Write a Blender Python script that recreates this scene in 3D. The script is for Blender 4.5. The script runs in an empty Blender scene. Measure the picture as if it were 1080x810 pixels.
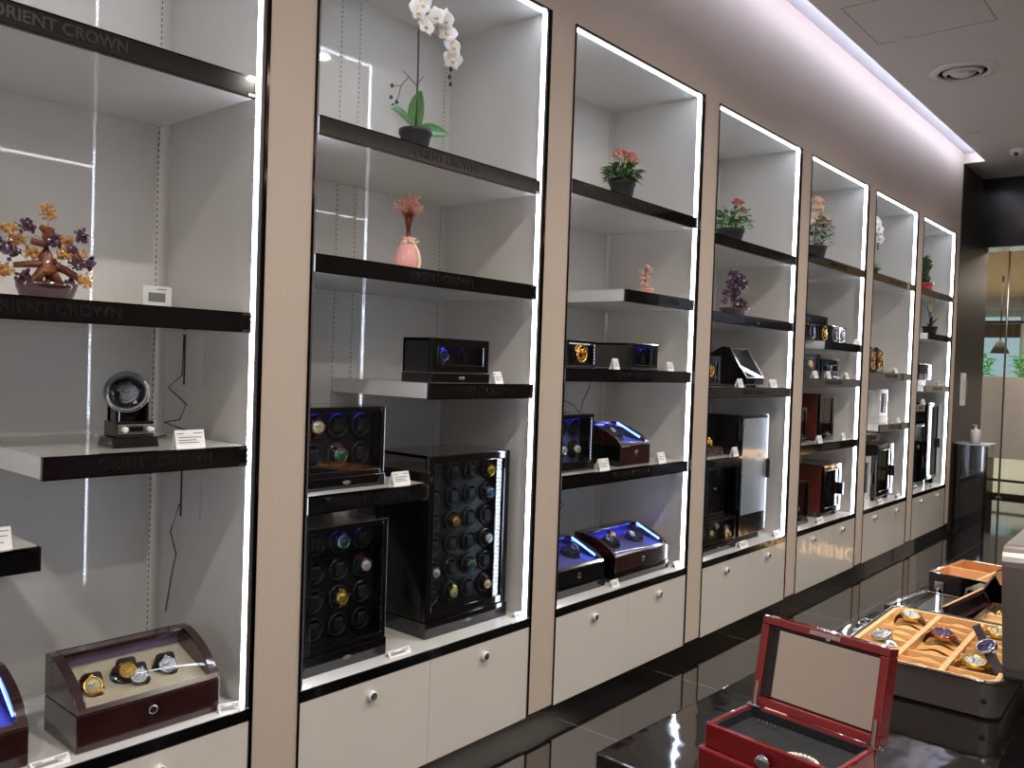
import bpy, bmesh, math, random
from mathutils import Matrix, Vector
C = bpy.context.scene.collection
PI = math.pi
rnd = random.Random(7)

# ------------------------------------------------------------------ materials
def lin(c):
    return tuple(((v/255)/12.92 if v/255 <= .04045 else ((v/255+.055)/1.055)**2.4) for v in c)
M = {}
def mat(name, rgb, rough=.5, metal=0, coat=0, coat_rough=.03, spec=.5, emit=None, es=0, var=.06, vscale=8, bump=0, bscale=60, trans=0, sheen=0):
    m = bpy.data.materials.new(name); m.use_nodes = True; nt = m.node_tree; b = nt.nodes['Principled BSDF']
    col = lin(rgb)
    tc = nt.nodes.new('ShaderNodeTexCoord'); nz = nt.nodes.new('ShaderNodeTexNoise'); nz.inputs['Scale'].default_value = vscale
    nt.links.new(tc.outputs['Object'], nz.inputs['Vector'])
    rp = nt.nodes.new('ShaderNodeValToRGB')
    rp.color_ramp.elements[0].position = .3; rp.color_ramp.elements[1].position = .7
    rp.color_ramp.elements[0].color = tuple(v*(1-var) for v in col)+(1,)
    rp.color_ramp.elements[1].color = tuple(min(1, v*(1+var)) for v in col)+(1,)
    nt.links.new(nz.outputs['Fac'], rp.inputs[0]); nt.links.new(rp.outputs[0], b.inputs['Base Color'])
    b.inputs['Roughness'].default_value = rough; b.inputs['Metallic'].default_value = metal
    b.inputs['Coat Weight'].default_value = coat; b.inputs['Coat Roughness'].default_value = coat_rough
    b.inputs['Specular IOR Level'].default_value = spec
    if trans: b.inputs['Transmission Weight'].default_value = trans
    if emit:
        b.inputs['Emission Color'].default_value = lin(emit)+(1,); b.inputs['Emission Strength'].default_value = es
    if bump:
        n2 = nt.nodes.new('ShaderNodeTexNoise'); n2.inputs['Scale'].default_value = bscale; n2.inputs['Detail'].default_value = 3
        bp = nt.nodes.new('ShaderNodeBump'); bp.inputs['Strength'].default_value = bump; bp.inputs['Distance'].default_value = .01
        nt.links.new(tc.outputs['Object'], n2.inputs['Vector']); nt.links.new(n2.outputs['Fac'], bp.inputs['Height'])
        nt.links.new(bp.outputs[0], b.inputs['Normal'])
    M[name] = m
    return m
def glassmat(name, tint=(235, 240, 242), refl=1.0, rough=0.0):
    m = bpy.data.materials.new(name); m.use_nodes = True; nt = m.node_tree; nt.nodes.clear()
    out = nt.nodes.new('ShaderNodeOutputMaterial'); mx = nt.nodes.new('ShaderNodeMixShader')
    tr = nt.nodes.new('ShaderNodeBsdfTransparent'); gl = nt.nodes.new('ShaderNodeBsdfGlossy'); fr = nt.nodes.new('ShaderNodeLayerWeight')
    nz = nt.nodes.new('ShaderNodeTexNoise'); nz.inputs['Scale'].default_value = 3
    mr = nt.nodes.new('ShaderNodeMapRange'); mr.inputs[3].default_value = rough; mr.inputs[4].default_value = rough+.01
    nt.links.new(nz.outputs['Fac'], mr.inputs[0]); nt.links.new(mr.outputs[0], gl.inputs['Roughness'])
    tr.inputs[0].default_value = lin(tint)+(1,); gl.inputs[0].default_value = (refl, refl, refl, 1)
    pw = nt.nodes.new('ShaderNodeMath'); pw.operation = 'POWER'; pw.inputs[1].default_value = 5
    sc_ = nt.nodes.new('ShaderNodeMapRange'); sc_.inputs[3].default_value = .045; sc_.inputs[4].default_value = .95
    fr.inputs['Blend'].default_value = .5
    nt.links.new(fr.outputs['Facing'], pw.inputs[0]); nt.links.new(pw.outputs[0], sc_.inputs[0]); nt.links.new(sc_.outputs[0], mx.inputs[0]); nt.links.new(tr.outputs[0], mx.inputs[1]); nt.links.new(gl.outputs[0], mx.inputs[2])
    nt.links.new(mx.outputs[0], out.inputs[0]); M[name] = m
def emis(name, rgb, s, dots=None, axis='Z'):
    """LED tape: an even glow, or bright points every 1/60 m"""
    m = bpy.data.materials.new(name); m.use_nodes = True; nt = m.node_tree; nt.nodes.clear()
    out = nt.nodes.new('ShaderNodeOutputMaterial'); e = nt.nodes.new('ShaderNodeEmission'); e.inputs[0].default_value = lin(rgb)+(1,)
    tc = nt.nodes.new('ShaderNodeTexCoord'); sp = nt.nodes.new('ShaderNodeSeparateXYZ'); nt.links.new(tc.outputs['Object'], sp.inputs[0])
    if dots:
        mu = nt.nodes.new('ShaderNodeMath'); mu.operation = 'MULTIPLY'; mu.inputs[1].default_value = 2*PI/dots[1]
        sn = nt.nodes.new('ShaderNodeMath'); sn.operation = 'SINE'
        mr = nt.nodes.new('ShaderNodeMapRange'); mr.inputs[1].default_value = -.1; mr.inputs[2].default_value = .9
        mr.inputs[3].default_value = s; mr.inputs[4].default_value = dots[0]
        nt.links.new(sp.outputs[axis], mu.inputs[0]); nt.links.new(mu.outputs[0], sn.inputs[0]); nt.links.new(sn.outputs[0], mr.inputs[0])
        nt.links.new(mr.outputs[0], e.inputs[1])
    else:
        nz = nt.nodes.new('ShaderNodeTexNoise'); nz.inputs['Scale'].default_value = 2
        mr = nt.nodes.new('ShaderNodeMapRange'); mr.inputs[3].default_value = s*.95; mr.inputs[4].default_value = s*1.05
        nt.links.new(nz.outputs['Fac'], mr.inputs[0]); nt.links.new(mr.outputs[0], e.inputs[1])
    nt.links.new(e.outputs[0], out.inputs[0]); M[name] = m

mat('beige_wall', (206, 190, 176), rough=.55, var=.03, vscale=1.5, bump=.14, bscale=120)
mat('dark_wall', (70, 60, 54), rough=.6)
mat('ceiling_paint', (226, 216, 206), rough=.8, var=.02, vscale=1)
mat('cove_paint', (226, 226, 232), rough=.8, var=.02)
mat('laminate', (214, 211, 205), rough=.45, coat=1, coat_rough=.02, var=.02, vscale=2)
mat('side_laminate', (214, 211, 205), rough=.5, coat=.5, coat_rough=.12, var=.02, vscale=2)
mat('shelf_white', (214, 211, 205), rough=.4, coat=1, coat_rough=.04, var=.02)
mat('counter_white', (222, 220, 216), rough=.35, coat=.6, coat_rough=.05, var=.015)
mat('door_white', (226, 221, 213), rough=.3, coat=1, coat_rough=.03, var=.015, vscale=2)
mat('dark_chrome', (60, 52, 48), rough=.08, metal=1, var=.1)
mat('chrome', (205, 205, 208), rough=.08, metal=1, var=.05)
mat('satin_metal', (170, 168, 164), rough=.3, metal=1, var=.05)
mat('grey_channel', (120, 120, 122), rough=.35, metal=.6)
mat('black_gloss', (10, 10, 11), rough=.12, coat=1, coat_rough=.02, var=.2)
mat('black_fascia', (14, 13, 14), rough=.1, coat=1, coat_rough=.02, var=.2)
mat('letter_black', (24, 24, 26), rough=.25, coat=.6)
mat('black_matte', (18, 18, 19), rough=.6, var=.15)
mat('black_inner', (12, 12, 14), rough=.45, var=.15)
mat('charcoal_velvet', (34, 35, 38), rough=.85, var=.2, vscale=40, bump=.3, bscale=300)
mat('burgundy_wood', (46, 20, 20), rough=.2, coat=1, coat_rough=.02, var=.35, vscale=12)
mat('red_wood', (98, 42, 30), rough=.3, coat=.8, var=.25, vscale=10)
mat('cream_lining', (206, 188, 160), rough=.8, var=.08, vscale=30, bump=.2, bscale=300)
mat('blue_lining', (96, 92, 150), rough=.6, var=.1)  # blue glow of the lit winders put into the lining colour
mat('lilac_lining', (140, 118, 150), rough=.7, var=.1)
mat('gold', (225, 170, 80), rough=.18, metal=1, var=.1)
mat('pale_gold', (235, 205, 120), rough=.22, metal=1, var=.1)
mat('rose_gold', (214, 140, 110), rough=.2, metal=1, var=.1)
mat('steel', (200, 200, 205), rough=.18, metal=1, var=.08)
mat('white_dial', (226, 226, 230), rough=.3, var=.03)
mat('cream_dial', (238, 220, 170), rough=.3, var=.05)
mat('gold_dial', (222, 176, 70), rough=.3, metal=.5, var=.1)
mat('green_dial', (60, 120, 92), rough=.25, metal=.3, var=.15)
mat('blue_dial', (60, 82, 150), rough=.25, metal=.3, var=.15)
mat('purple_dial', (104, 92, 138), rough=.25, metal=.3, var=.15)
mat('brown_leather', (120, 66, 44), rough=.5, var=.2, vscale=60)
mat('dark_leather', (44, 30, 30), rough=.5, var=.2, vscale=60)
mat('tan_suede', (226, 172, 100), rough=.85, var=.07, vscale=25, bump=.2, bscale=300)
mat('tan_edge', (238, 196, 140), rough=.8, var=.04, vscale=25)
mat('tan_wood', (206, 142, 84), rough=.6, var=.15, vscale=20)
mat('cream_suede', (240, 224, 190), rough=.8, var=.05)
mat('aluminium', (132, 126, 122), rough=.34, metal=.8, var=.04)
mat('red_lacquer', (122, 16, 22), rough=.18, coat=1, coat_rough=.02, var=.12, vscale=10)
mat('mirror', (232, 230, 228), rough=.02, metal=1, var=.01)
mat('silver_glass', (146, 156, 162), rough=.3, metal=.25, coat=1, coat_rough=.05, var=.05)  # satin blue-grey painted in place of the tower mirror's reflection
mat('pearl', (236, 230, 220), rough=.22, coat=1, var=.04)
mat('card_white', (240, 240, 240), rough=.6, var=.02)
mat('card_ink', (120, 122, 126), rough=.7)
mat('leaf_green', (60, 118, 44), rough=.4, coat=.3, var=.25, vscale=25)
mat('leaf_dark', (46, 80, 44), rough=.5, var=.35, vscale=40)
mat('leaf_mid', (84, 124, 62), rough=.5, var=.35, vscale=40)
mat('stem_brown', (74, 62, 54), rough=.6, var=.2)
mat('bud', (50, 62, 44), rough=.5)
mat('petal_white', (244, 240, 236), rough=.6, var=.02)
mat('petal_cream', (240, 220, 172), rough=.6, var=.08, vscale=60)
mat('petal_pink', (246, 186, 172), rough=.6, var=.15, vscale=60)
mat('petal_rose', (222, 146, 136), rough=.6, var=.2, vscale=60)
mat('petal_peach', (250, 222, 196), rough=.6, var=.1, vscale=60)
mat('plant_pot', (36, 35, 38), rough=.5, var=.15)
mat('soil', (44, 34, 30), rough=.95, var=.4, vscale=80)
mat('amber_gem', (214, 160, 92), rough=.12, coat=1, var=.25, vscale=50)
mat('purple_gem', (88, 62, 86), rough=.12, coat=1, var=.35, vscale=50)
mat('pink_gem', (244, 190, 172), rough=.15, coat=1, var=.2, vscale=50)
mat('trunk_resin', (124, 70, 42), rough=.35, coat=.5, var=.3, vscale=30, bump=.4, bscale=80)
mat('copper_wire', (190, 104, 78), rough=.3, metal=.8)
mat('bonsai_dish', (62, 26, 30), rough=.2, coat=1)
mat('pink_ceramic', (244, 178, 170), rough=.4, coat=.5, var=.03)
mat('ribbon_cream', (246, 226, 200), rough=.4, var=.03)
mat('red_paint', (186, 32, 34), rough=.3, coat=.6)
mat('white_plastic', (228, 226, 222), rough=.3, coat=.4)
mat('lcd', (120, 126, 124), rough=.2, coat=.5)
mat('cable_black', (20, 20, 22), rough=.5)
mat('bronze_panel', (54, 44, 38), rough=.42, metal=.2, coat=.15, coat_rough=.3, var=.1, vscale=1)
mat('black_panel', (22, 22, 22), rough=.2, coat=.6, coat_rough=.1, var=.1)
mat('frosted_film', (214, 208, 202), rough=.7, var=.02)
mat('mall_floor', (206, 196, 168), rough=.12, coat=.6, var=.05, vscale=2)
mat('mall_ceiling', (160, 140, 112), rough=.7, var=.05, emit=(176, 150, 116), es=.05)  # faint emission stands in for light falling on this ceiling
mat('mall_beam', (112, 82, 64), rough=.6)
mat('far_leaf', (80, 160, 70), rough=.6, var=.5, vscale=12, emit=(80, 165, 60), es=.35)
mat('far_column', (200, 200, 196), rough=.6)
mat('grout_post', (96, 76, 62), rough=.25, metal=.7)
glassmat('clear_glass')
glassmat('smoked_glass', tint=(130, 130, 135))
glassmat('acrylic', tint=(225, 228, 232))
emis('led_front', (232, 240, 255), 12.0)
emis('led_dots', (214, 228, 255), 3.0, (75.0, 1/60), 'Z')
emis('led_dots_y', (214, 228, 255), 3.0, (75.0, 1/60), 'Y')
emis('led_blue', (70, 70, 255), 14.0)
emis('led_blue_hot', (60, 90, 255), 22.0)
emis('led_cab', (225, 232, 255), .7, (2.2, 1/90), 'Z')
emis('led_dim', (230, 230, 240), 1.1)  # weak fill glow added inside cabinets that show no lamp
emis('cove_led', (222, 228, 255), 13.0)
emis('downlight_glow', (255, 224, 190), 12)
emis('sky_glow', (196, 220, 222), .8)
emis('sign_glow', (255, 206, 140), 6)

# slotted shelf standard: dark dashes on a pale strip
def slotted():
    m = bpy.data.materials.new('slotted_strip'); m.use_nodes = True; nt = m.node_tree; b = nt.nodes['Principled BSDF']
    tc = nt.nodes.new('ShaderNodeTexCoord'); sp = nt.nodes.new('ShaderNodeSeparateXYZ'); nt.links.new(tc.outputs['Object'], sp.inputs[0])
    def m_(op, a, bb=None):
        n = nt.nodes.new('ShaderNodeMath'); n.operation = op
        for i, v in enumerate((a, bb)):
            if v is None: continue
            if isinstance(v, (int, float)): n.inputs[i].default_value = v
            else: nt.links.new(v, n.inputs[i])
        return n.outputs[0]
    fz = m_('FRACT', m_('DIVIDE', sp.outputs['Z'], .019))
    dz = m_('LESS_THAN', fz, .55)
    dy = m_('LESS_THAN', m_('ABSOLUTE', sp.outputs['Y']), .0017)
    k = m_('MULTIPLY', dz, dy)
    mx = nt.nodes.new('ShaderNodeMix'); mx.data_type = 'RGBA'; nt.links.new(k, mx.inputs[0])
    mx.inputs[6].default_value = lin((214, 211, 205))+(1,); mx.inputs[7].default_value = lin((40, 36, 34))+(1,)
    nt.links.new(mx.outputs[2], b.inputs['Base Color']); b.inputs['Roughness'].default_value = .45
    M['slotted_strip'] = m
slotted()
# glossy black tiles with thin pale joints
def tilemat():
    m = bpy.data.materials.new('black_tiles'); m.use_nodes = True; nt = m.node_tree; b = nt.nodes['Principled BSDF']
    tc = nt.nodes.new('ShaderNodeTexCoord'); mp = nt.nodes.new('ShaderNodeMapping'); mp.inputs['Location'].default_value = (.42, .32, 0)
    nt.links.new(tc.outputs['Object'], mp.inputs[0])
    br = nt.nodes.new('ShaderNodeTexBrick'); br.offset = 0; br.squash = 1; br.inputs['Scale'].default_value = 1
    br.inputs['Mortar Size'].default_value = .0022; br.inputs['Brick Width'].default_value = .8; br.inputs['Row Height'].default_value = .8
    br.inputs['Color1'].default_value = lin((16, 15, 15))+(1,); br.inputs['Color2'].default_value = lin((20, 18, 18))+(1,)
    br.inputs['Mortar'].default_value = lin((120, 116, 112))+(1,)
    nt.links.new(mp.outputs[0], br.inputs[0])
    vo = nt.nodes.new('ShaderNodeTexVoronoi'); vo.inputs['Scale'].default_value = 30; nt.links.new(tc.outputs['Object'], vo.inputs['Vector'])
    lt = nt.nodes.new('ShaderNodeMath'); lt.operation = 'LESS_THAN'; lt.inputs[1].default_value = .06; nt.links.new(vo.outputs['Distance'], lt.inputs[0])
    mx = nt.nodes.new('ShaderNodeMix'); mx.data_type = 'RGBA'; nt.links.new(lt.outputs[0], mx.inputs[0])
    nt.links.new(br.outputs['Color'], mx.inputs[6]); mx.inputs[7].default_value = lin((70, 66, 60))+(1,)
    nt.links.new(mx.outputs[2], b.inputs['Base Color'])
    b.inputs['Roughness'].default_value = .06; b.inputs['IOR'].default_value = 2.7
    M['black_tiles'] = m
tilemat()
# black polished stone table top, faintly wavy
def tablemat():
    m = bpy.data.materials.new('black_stone_top'); m.use_nodes = True; nt = m.node_tree; b = nt.nodes['Principled BSDF']
    b.inputs['Base Color'].default_value = lin((14, 13, 12))+(1,); b.inputs['Roughness'].default_value = .05; b.inputs['IOR'].default_value = 1.9
    nz = nt.nodes.new('ShaderNodeTexNoise'); nz.inputs['Scale'].default_value = 9; bp = nt.nodes.new('ShaderNodeBump')
    bp.inputs['Strength'].default_value = .12; bp.inputs['Distance'].default_value = .01
    tc = nt.nodes.new('ShaderNodeTexCoord'); nt.links.new(tc.outputs['Object'], nz.inputs['Vector'])
    nt.links.new(nz.outputs['Fac'], bp.inputs['Height']); nt.links.new(bp.outputs[0], b.inputs['Normal'])
    M['black_stone_top'] = m
tablemat()
def carbonmat():
    pass

# ------------------------------------------------------------------ mesh builder
class MB:
    def __init__(s): s.bm = bmesh.new(); s.X = Matrix.Identity(4); s.mi = 0
    def _fin(s, t, smooth=False):
        t.transform(s.X)
        if s.X.determinant() < 0: bmesh.ops.reverse_faces(t, faces=t.faces)
        for f in t.faces:
            f.material_index = s.mi
            if smooth: f.smooth = True
        me = bpy.data.meshes.new('tmp'); t.to_mesh(me); t.free(); s.bm.from_mesh(me); bpy.data.meshes.remove(me)
    def box(s, x0, x1, y0, y1, z0, z1, bev=0, seg=2):
        t = bmesh.new(); bmesh.ops.create_cube(t, size=1)
        bmesh.ops.scale(t, vec=(abs(x1-x0), abs(y1-y0), abs(z1-z0)), verts=t.verts)
        bmesh.ops.translate(t, vec=((x0+x1)/2, (y0+y1)/2, (z0+z1)/2), verts=t.verts)
        if bev: bmesh.ops.bevel(t, geom=t.edges[:], offset=bev, segments=seg, affect='EDGES', profile=.5)
        s._fin(t, False); return s
    def prism(s, pts, a, b, axis='y', bev=0):
        """profile points (p,q) swept along axis from a to b. axis y: (x,z); z: (x,y); x: (y,z)"""
        t = bmesh.new()
        def P(p, q, r): return {'y': (p, r, q), 'z': (p, q, r), 'x': (r, p, q)}[axis]
        v0 = [t.verts.new(P(p, q, a)) for p, q in pts]; v1 = [t.verts.new(P(p, q, b)) for p, q in pts]
        n = len(pts); t.faces.new(v0); t.faces.new(v1[::-1])
        for i in range(n): t.faces.new((v0[i], v1[i], v1[(i+1) % n], v0[(i+1) % n]))
        bmesh.ops.recalc_face_normals(t, faces=t.faces)
        if bev: bmesh.ops.bevel(t, geom=t.edges[:], offset=bev, segments=2, affect='EDGES', profile=.5)
        s._fin(t); return s
    def lathe(s, prof, n=24, c=(0, 0, 0), axis='z', smooth=True, ring=False):
        t = bmesh.new(); rings = []
        for r, z in prof:
            if r < 1e-6: rings.append([t.verts.new((0, 0, z))])
            else: rings.append([t.verts.new((r*math.cos(2*PI*k/n), r*math.sin(2*PI*k/n), z)) for k in range(n)])
        if ring: rings.append(rings[0])
        for a, b in zip(rings, rings[1:]):
            for k in range(n):
                k2 = (k+1) % n
                if len(a) == 1 and len(b) == 1: continue
                if len(a) == 1: t.faces.new((a[0], b[k2], b[k]))
                elif len(b) == 1: t.faces.new((a[k], a[k2], b[0]))
                else: t.faces.new((a[k], a[k2], b[k2], b[k]))
        if len(rings[0]) > 1 and not ring: t.faces.new(rings[0][::-1])
        if len(rings[-1]) > 1 and not ring: t.faces.new(rings[-1])
        bmesh.ops.recalc_face_normals(t, faces=t.faces)
        R = {'z': Matrix.Identity(4), 'x': Matrix.Rotation(PI/2, 4, 'Y'), 'y': Matrix.Rotation(-PI/2, 4, 'X')}[axis]
        t.transform(Matrix.Translation(c) @ R); s._fin(t, smooth)
        return s
    def cyl(s, c, r, h, axis='z', n=20, r2=None, smooth=True):
        r2 = r if r2 is None else r2
        e = min(r, r2, h/2)*.08
        return s.lathe([(r-e, 0), (r, e), (r2, h-e), (r2-e, h)], n, c, axis, smooth)
    def torus(s, c, R, r, axis='z', n=28, m=8, a0=0, a1=2*PI):
        t = bmesh.new(); full = abs(a1-a0-2*PI) < 1e-6; N = n if full else n+1; rings = []
        for i in range(N):
            a = a0+(a1-a0)*i/n
            rings.append([t.verts.new(((R+r*math.cos(2*PI*j/m))*math.cos(a), (R+r*math.cos(2*PI*j/m))*math.sin(a), r*math.sin(2*PI*j/m))) for j in range(m)])
        for i in range(n):
            A = rings[i]; B = rings[(i+1) % N]
            for j in range(m): t.faces.new((A[j], B[j], B[(j+1) % m], A[(j+1) % m]))
        R_ = {'z': Matrix.Identity(4), 'x': Matrix.Rotation(PI/2, 4, 'Y'), 'y': Matrix.Rotation(-PI/2, 4, 'X')}[axis]
        t.transform(Matrix.Translation(c) @ R_); s._fin(t, True); return s
    def tube(s, pts, r, m=8, r1=None):
        pts = [Vector(p) for p in pts]; t = bmesh.new(); rings = []; up = Vector((0, 0, 1)); n = len(pts)
        for i, p in enumerate(pts):
            d = (pts[min(i+1, n-1)]-pts[max(i-1, 0)]).normalized()
            u = d.cross(up)
            if u.length < .05: u = d.cross(Vector((1, 0, 0)))
            u.normalize(); v = d.cross(u)
            rr = r+((r1 if r1 is not None else r)-r)*i/max(1, n-1)
            rings.append([t.verts.new(p+u*rr*math.cos(2*PI*j/m)+v*rr*math.sin(2*PI*j/m)) for j in range(m)])
        for A, B in zip(rings, rings[1:]):
            for j in range(m): t.faces.new((A[j], A[(j+1) % m], B[(j+1) % m], B[j]))
        t.faces.new(rings[0][::-1]); t.faces.new(rings[-1])
        bmesh.ops.recalc_face_normals(t, faces=t.faces)
        s._fin(t, True); return s
    def ball(s, c, r, sub=1, sc=(1, 1, 1), smooth=True):
        t = bmesh.new(); bmesh.ops.create_icosphere(t, subdivisions=sub, radius=r)
        bmesh.ops.scale(t, vec=sc, verts=t.verts); bmesh.ops.translate(t, vec=c, verts=t.verts); s._fin(t, smooth); return s
    def sheet(s, grid, smooth=True, thick=0):
        t = bmesh.new(); vs = [[t.verts.new(p) for p in row] for row in grid]
        for a, b in zip(vs, vs[1:]):
            for i in range(len(a)-1): t.faces.new((a[i], a[i+1], b[i+1], b[i]))
        if thick: bmesh.ops.solidify(t, geom=t.faces[:], thickness=thick)
        s._fin(t, smooth); return s
    def leaf(s, base, d, up, L, W, curl=.3, n=6, pw=1.0):
        """pointed blade from base along d, curving away from up"""
        d = Vector(d).normalized(); up = Vector(up); side = d.cross(up).normalized(); up = side.cross(d).normalized(); base = Vector(base); g = []
        for i in range(n+1):
            u = i/n; w = W*math.sin(PI*min(.985, max(.03, u))**.9)**pw
            c = base+d*L*u-up*(curl*L*u*u)
            g.append([c-side*w/2+up*w*.15, c, c+side*w/2+up*w*.15])
        return s.sheet(g)
    def mesh(s, name, mats):
        me = bpy.data.meshes.new(name); s.bm.to_mesh(me); s.bm.free()
        for m in (mats if isinstance(mats, (list, tuple)) else [mats]): me.materials.append(M[m])
        return me
def ob(name, me, parent=None, mats=None):
    if isinstance(me, MB): me = me.mesh(name, mats)
    o = bpy.data.objects.new(name, me); C.objects.link(o)
    if parent: o.parent = parent
    return o
def thing(name, label, cat, loc=(0, 0, 0), rot=(0, 0, 0), group=None, me=None):
    o = bpy.data.objects.new(name, me); C.objects.link(o); o.location = loc; o.rotation_euler = rot
    o['label'] = label; o['category'] = cat
    if group: o['group'] = group
    return o
def tag(o, label, cat, group=None):
    o['label'] = label; o['category'] = cat
    if group: o['group'] = group
    return o
def struct(name, mb, m):
    o = ob(name, mb, None, m); o['kind'] = 'structure'; return o
CA = {}
def cached(key, fn):
    if key not in CA: CA[key] = fn()
    return CA[key]
def text_mesh(body, size, ext, m, bold=0):
    cu = bpy.data.curves.new('t', 'FONT'); cu.body = body; cu.size = size; cu.extrude = ext; cu.align_x = 'CENTER'; cu.align_y = 'CENTER'; cu.offset = bold
    cu.resolution_u = 3
    o = bpy.data.objects.new('t', cu); C.objects.link(o); bpy.context.view_layer.update()
    me = bpy.data.meshes.new_from_object(o); bpy.data.objects.remove(o); bpy.data.curves.remove(cu)
    me.transform(Matrix(((0, 0, 1, 0), (1, 0, 0, 0), (0, 1, 0, 0), (0, 0, 0, 1))))
    me.materials.clear(); me.materials.append(M[m]); me.name = 'lettering'
    return me

# ------------------------------------------------------------------ room constants
Y0, PITCH, W = .2634, 1.277, 1.12
ZT, ZC, ZD, CEIL, DEP = 2.912, .482, .0736, 3.62, .55
WEND = 9.19
NL = lambda n: Y0+PITCH*(n-1)
ORD = {1: 'first', 2: 'second', 3: 'third', 4: 'fourth', 5: 'fifth', 6: 'sixth', 7: 'seventh'}
AT = {1: 'nearest bay, left edge of the photo', 2: 'second bay with the tall orchid', 3: 'third bay with blue-lit winders', 4: 'fourth bay with the mirrored tower winder',
      5: 'fifth bay with the peach roses', 6: 'sixth bay with the faint white orchid', 7: 'last bay beside the dark panel'}

# ------------------------------------------------------------------ shell
mb = MB()
for n in range(0, 8):     # pillars between the bays
    a = NL(n)+W; b = NL(n+1) if n < 7 else WEND
    if n == 0: a = -2.5; b = NL(1)
    mb.box(-.02, 0, a, b, ZD+.008, ZT)
    mb.box(-.6, -.02, a+.02, b-.02, 0.0, ZT)
mb.box(-.02, 0, -2.5, WEND, ZT, CEIL+.24)
mb.box(-.6, -.02, -2.5, WEND, ZT+.03, CEIL+.24)
struct('wall_left', mb, 'beige_wall')
mb = MB(); mb.box(-.9, 6, -2.5, 12.55, -.1, 0); struct('floor', mb, 'black_tiles')
mb = MB(); mb.box(.19, 6, -2.5, WEND+.85, CEIL, CEIL+.2); mb.box(0, .19, WEND, WEND+.85, CEIL, CEIL+.2)
struct('ceiling', mb, 'ceiling_paint')
mb = MB(); mb.box(-.05, .30, -2.5, WEND+.02, CEIL+.10, CEIL+.16)
struct('trim_1', mb, 'cove_paint')
mb = MB(); mb.box(.176, .188, -2.4, WEND-.02, CEIL+.03, CEIL+.06)
lt = ob('led_tape', mb, None, 'cove_led'); tag(lt, 'cool white light strip hidden in the ceiling cove above the shelves', 'light strip')
mb = MB(); mb.box(5.4, 5.5, -2.5, 12.55, 0, CEIL+.2); struct('wall_right', mb, 'dark_wall')
mb = MB(); mb.box(-.6, 5.5, -2.6, -2.5, 0, CEIL+.2); struct('wall_back', mb, 'cove_paint')
# black kick board
mb = MB(); mb.box(-.05, -.012, -2.5, WEND, 0, ZD+.006); struct('baseboard_left', mb, 'black_gloss')
# dark panelled end: side return, bulkhead
mb = MB(); mb.box(-.1, 0.004, WEND, 10.4, 0, CEIL); struct('wall_end', mb, 'bronze_panel')
mb = MB(); mb.box(0.004, 5.4, 10.03, 10.4, 2.90, CEIL+.2); mb.box(0.004, 5.4, 10.015, 10.03, 3.08, 3.10); struct('wall_header', mb, 'black_panel')
mb = MB(); mb.box(-.1, -.004, WEND-.004, WEND+.004, .0, CEIL); struct('trim_2', mb, 'dark_chrome')

# mall beyond
mb = MB(); mb.box(-9, 8, 12.55, 34, -.1, 0.0); struct('floor_outside', mb, 'mall_floor')
mb = MB(); mb.box(-9, 8, 10.4, 34, 3.3, 3.4); struct('ceiling_outside', mb, 'mall_ceiling')
mb = MB(); mb.box(-4, -.1, 10.2, 10.3, 0, 3.4); mb.box(-.1,0,10.39,10.4,0,3.3); struct('wall_outside', mb, 'black_panel')
mb = MB(); mb.box(-9, 8, 21.9, 22.1, 2.50, 2.88); struct('trim_3', mb, 'mall_beam')
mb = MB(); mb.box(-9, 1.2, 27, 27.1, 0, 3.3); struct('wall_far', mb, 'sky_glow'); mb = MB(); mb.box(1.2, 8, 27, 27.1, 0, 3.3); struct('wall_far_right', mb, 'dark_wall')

# round ceiling diffuser
d = thing('ceiling_diffuser', 'large round air diffuser with concentric rings in the beige ceiling', 'air vent', (.609, 6.43, CEIL))
mb = MB(); mb.lathe([(.215, 0), (.205, -.012), (.165, -.02), (.15, -.012), (.15, .0)], 48, ring=True); ob('outer_ring', mb, d, 'ceiling_paint')
mb = MB(); mb.lathe([(.148, -.002), (.15, -.003), (.15, .0), (.148, 0)], 48, ring=True).lathe([(.148, -.001), (0, -.001)], 32); ob('throat', mb, d, 'black_matte')
mb = MB(); mb.lathe([(.128, -.006), (.105, -.03), (.1, -.028), (.12, -.004)], 48, ring=True); ob('inner_ring', mb, d, 'ceiling_paint')
mb = MB(); mb.lathe([(0, -.035), (.05, -.034), (.075, -.022), (.09, -.006), (.08, -.004), (0, -.01)], 48); ob('centre_cone', mb, d, 'ceiling_paint')
d = thing('security_camera', 'small white dome camera with a black lens on the far ceiling', 'camera', (.51, 8.87, CEIL))
mb = MB(); mb.lathe([(.06, 0), (.06, -.02), (.05, -.045), (.03, -.06), (0, -.064)], 28); ob('housing', mb, d, 'white_plastic')
mb = MB(); mb.ball((.0, -.035, -.045), .022, 2); ob('lens', mb, d, 'black_gloss')
for (x, y, lb) in ((.45, 5.6, 'small flush round sensor cap on the ceiling nearest the vent'), (.32, 8.1, 'small flush round sensor cap between vent and dome camera')):
    d = thing('ceiling_sensor', lb, 'sensor', (x, y, CEIL)); mb = MB(); mb.lathe([(.045, 0), (.043, -.006), (.03, -.009), (0, -.009)], 24); ob('cap', mb, d, 'ceiling_paint')
d = thing('access_panel', 'flush square access hatch in the ceiling near the top right corner', 'hatch', (.30, 4.95, CEIL))
mb = MB(); mb.box(.006, .66, .006, .66, -.0015, 0); ob('hatch_board', mb, d, 'ceiling_paint')
mb = MB()
for a in (0, .666): mb.box(a, a+.006, 0, .672, -.001, 0); mb.box(0, .672, a, a+.006, -.001, 0)
ob('shadow_gap', mb, d, 'grey_channel')

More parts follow.
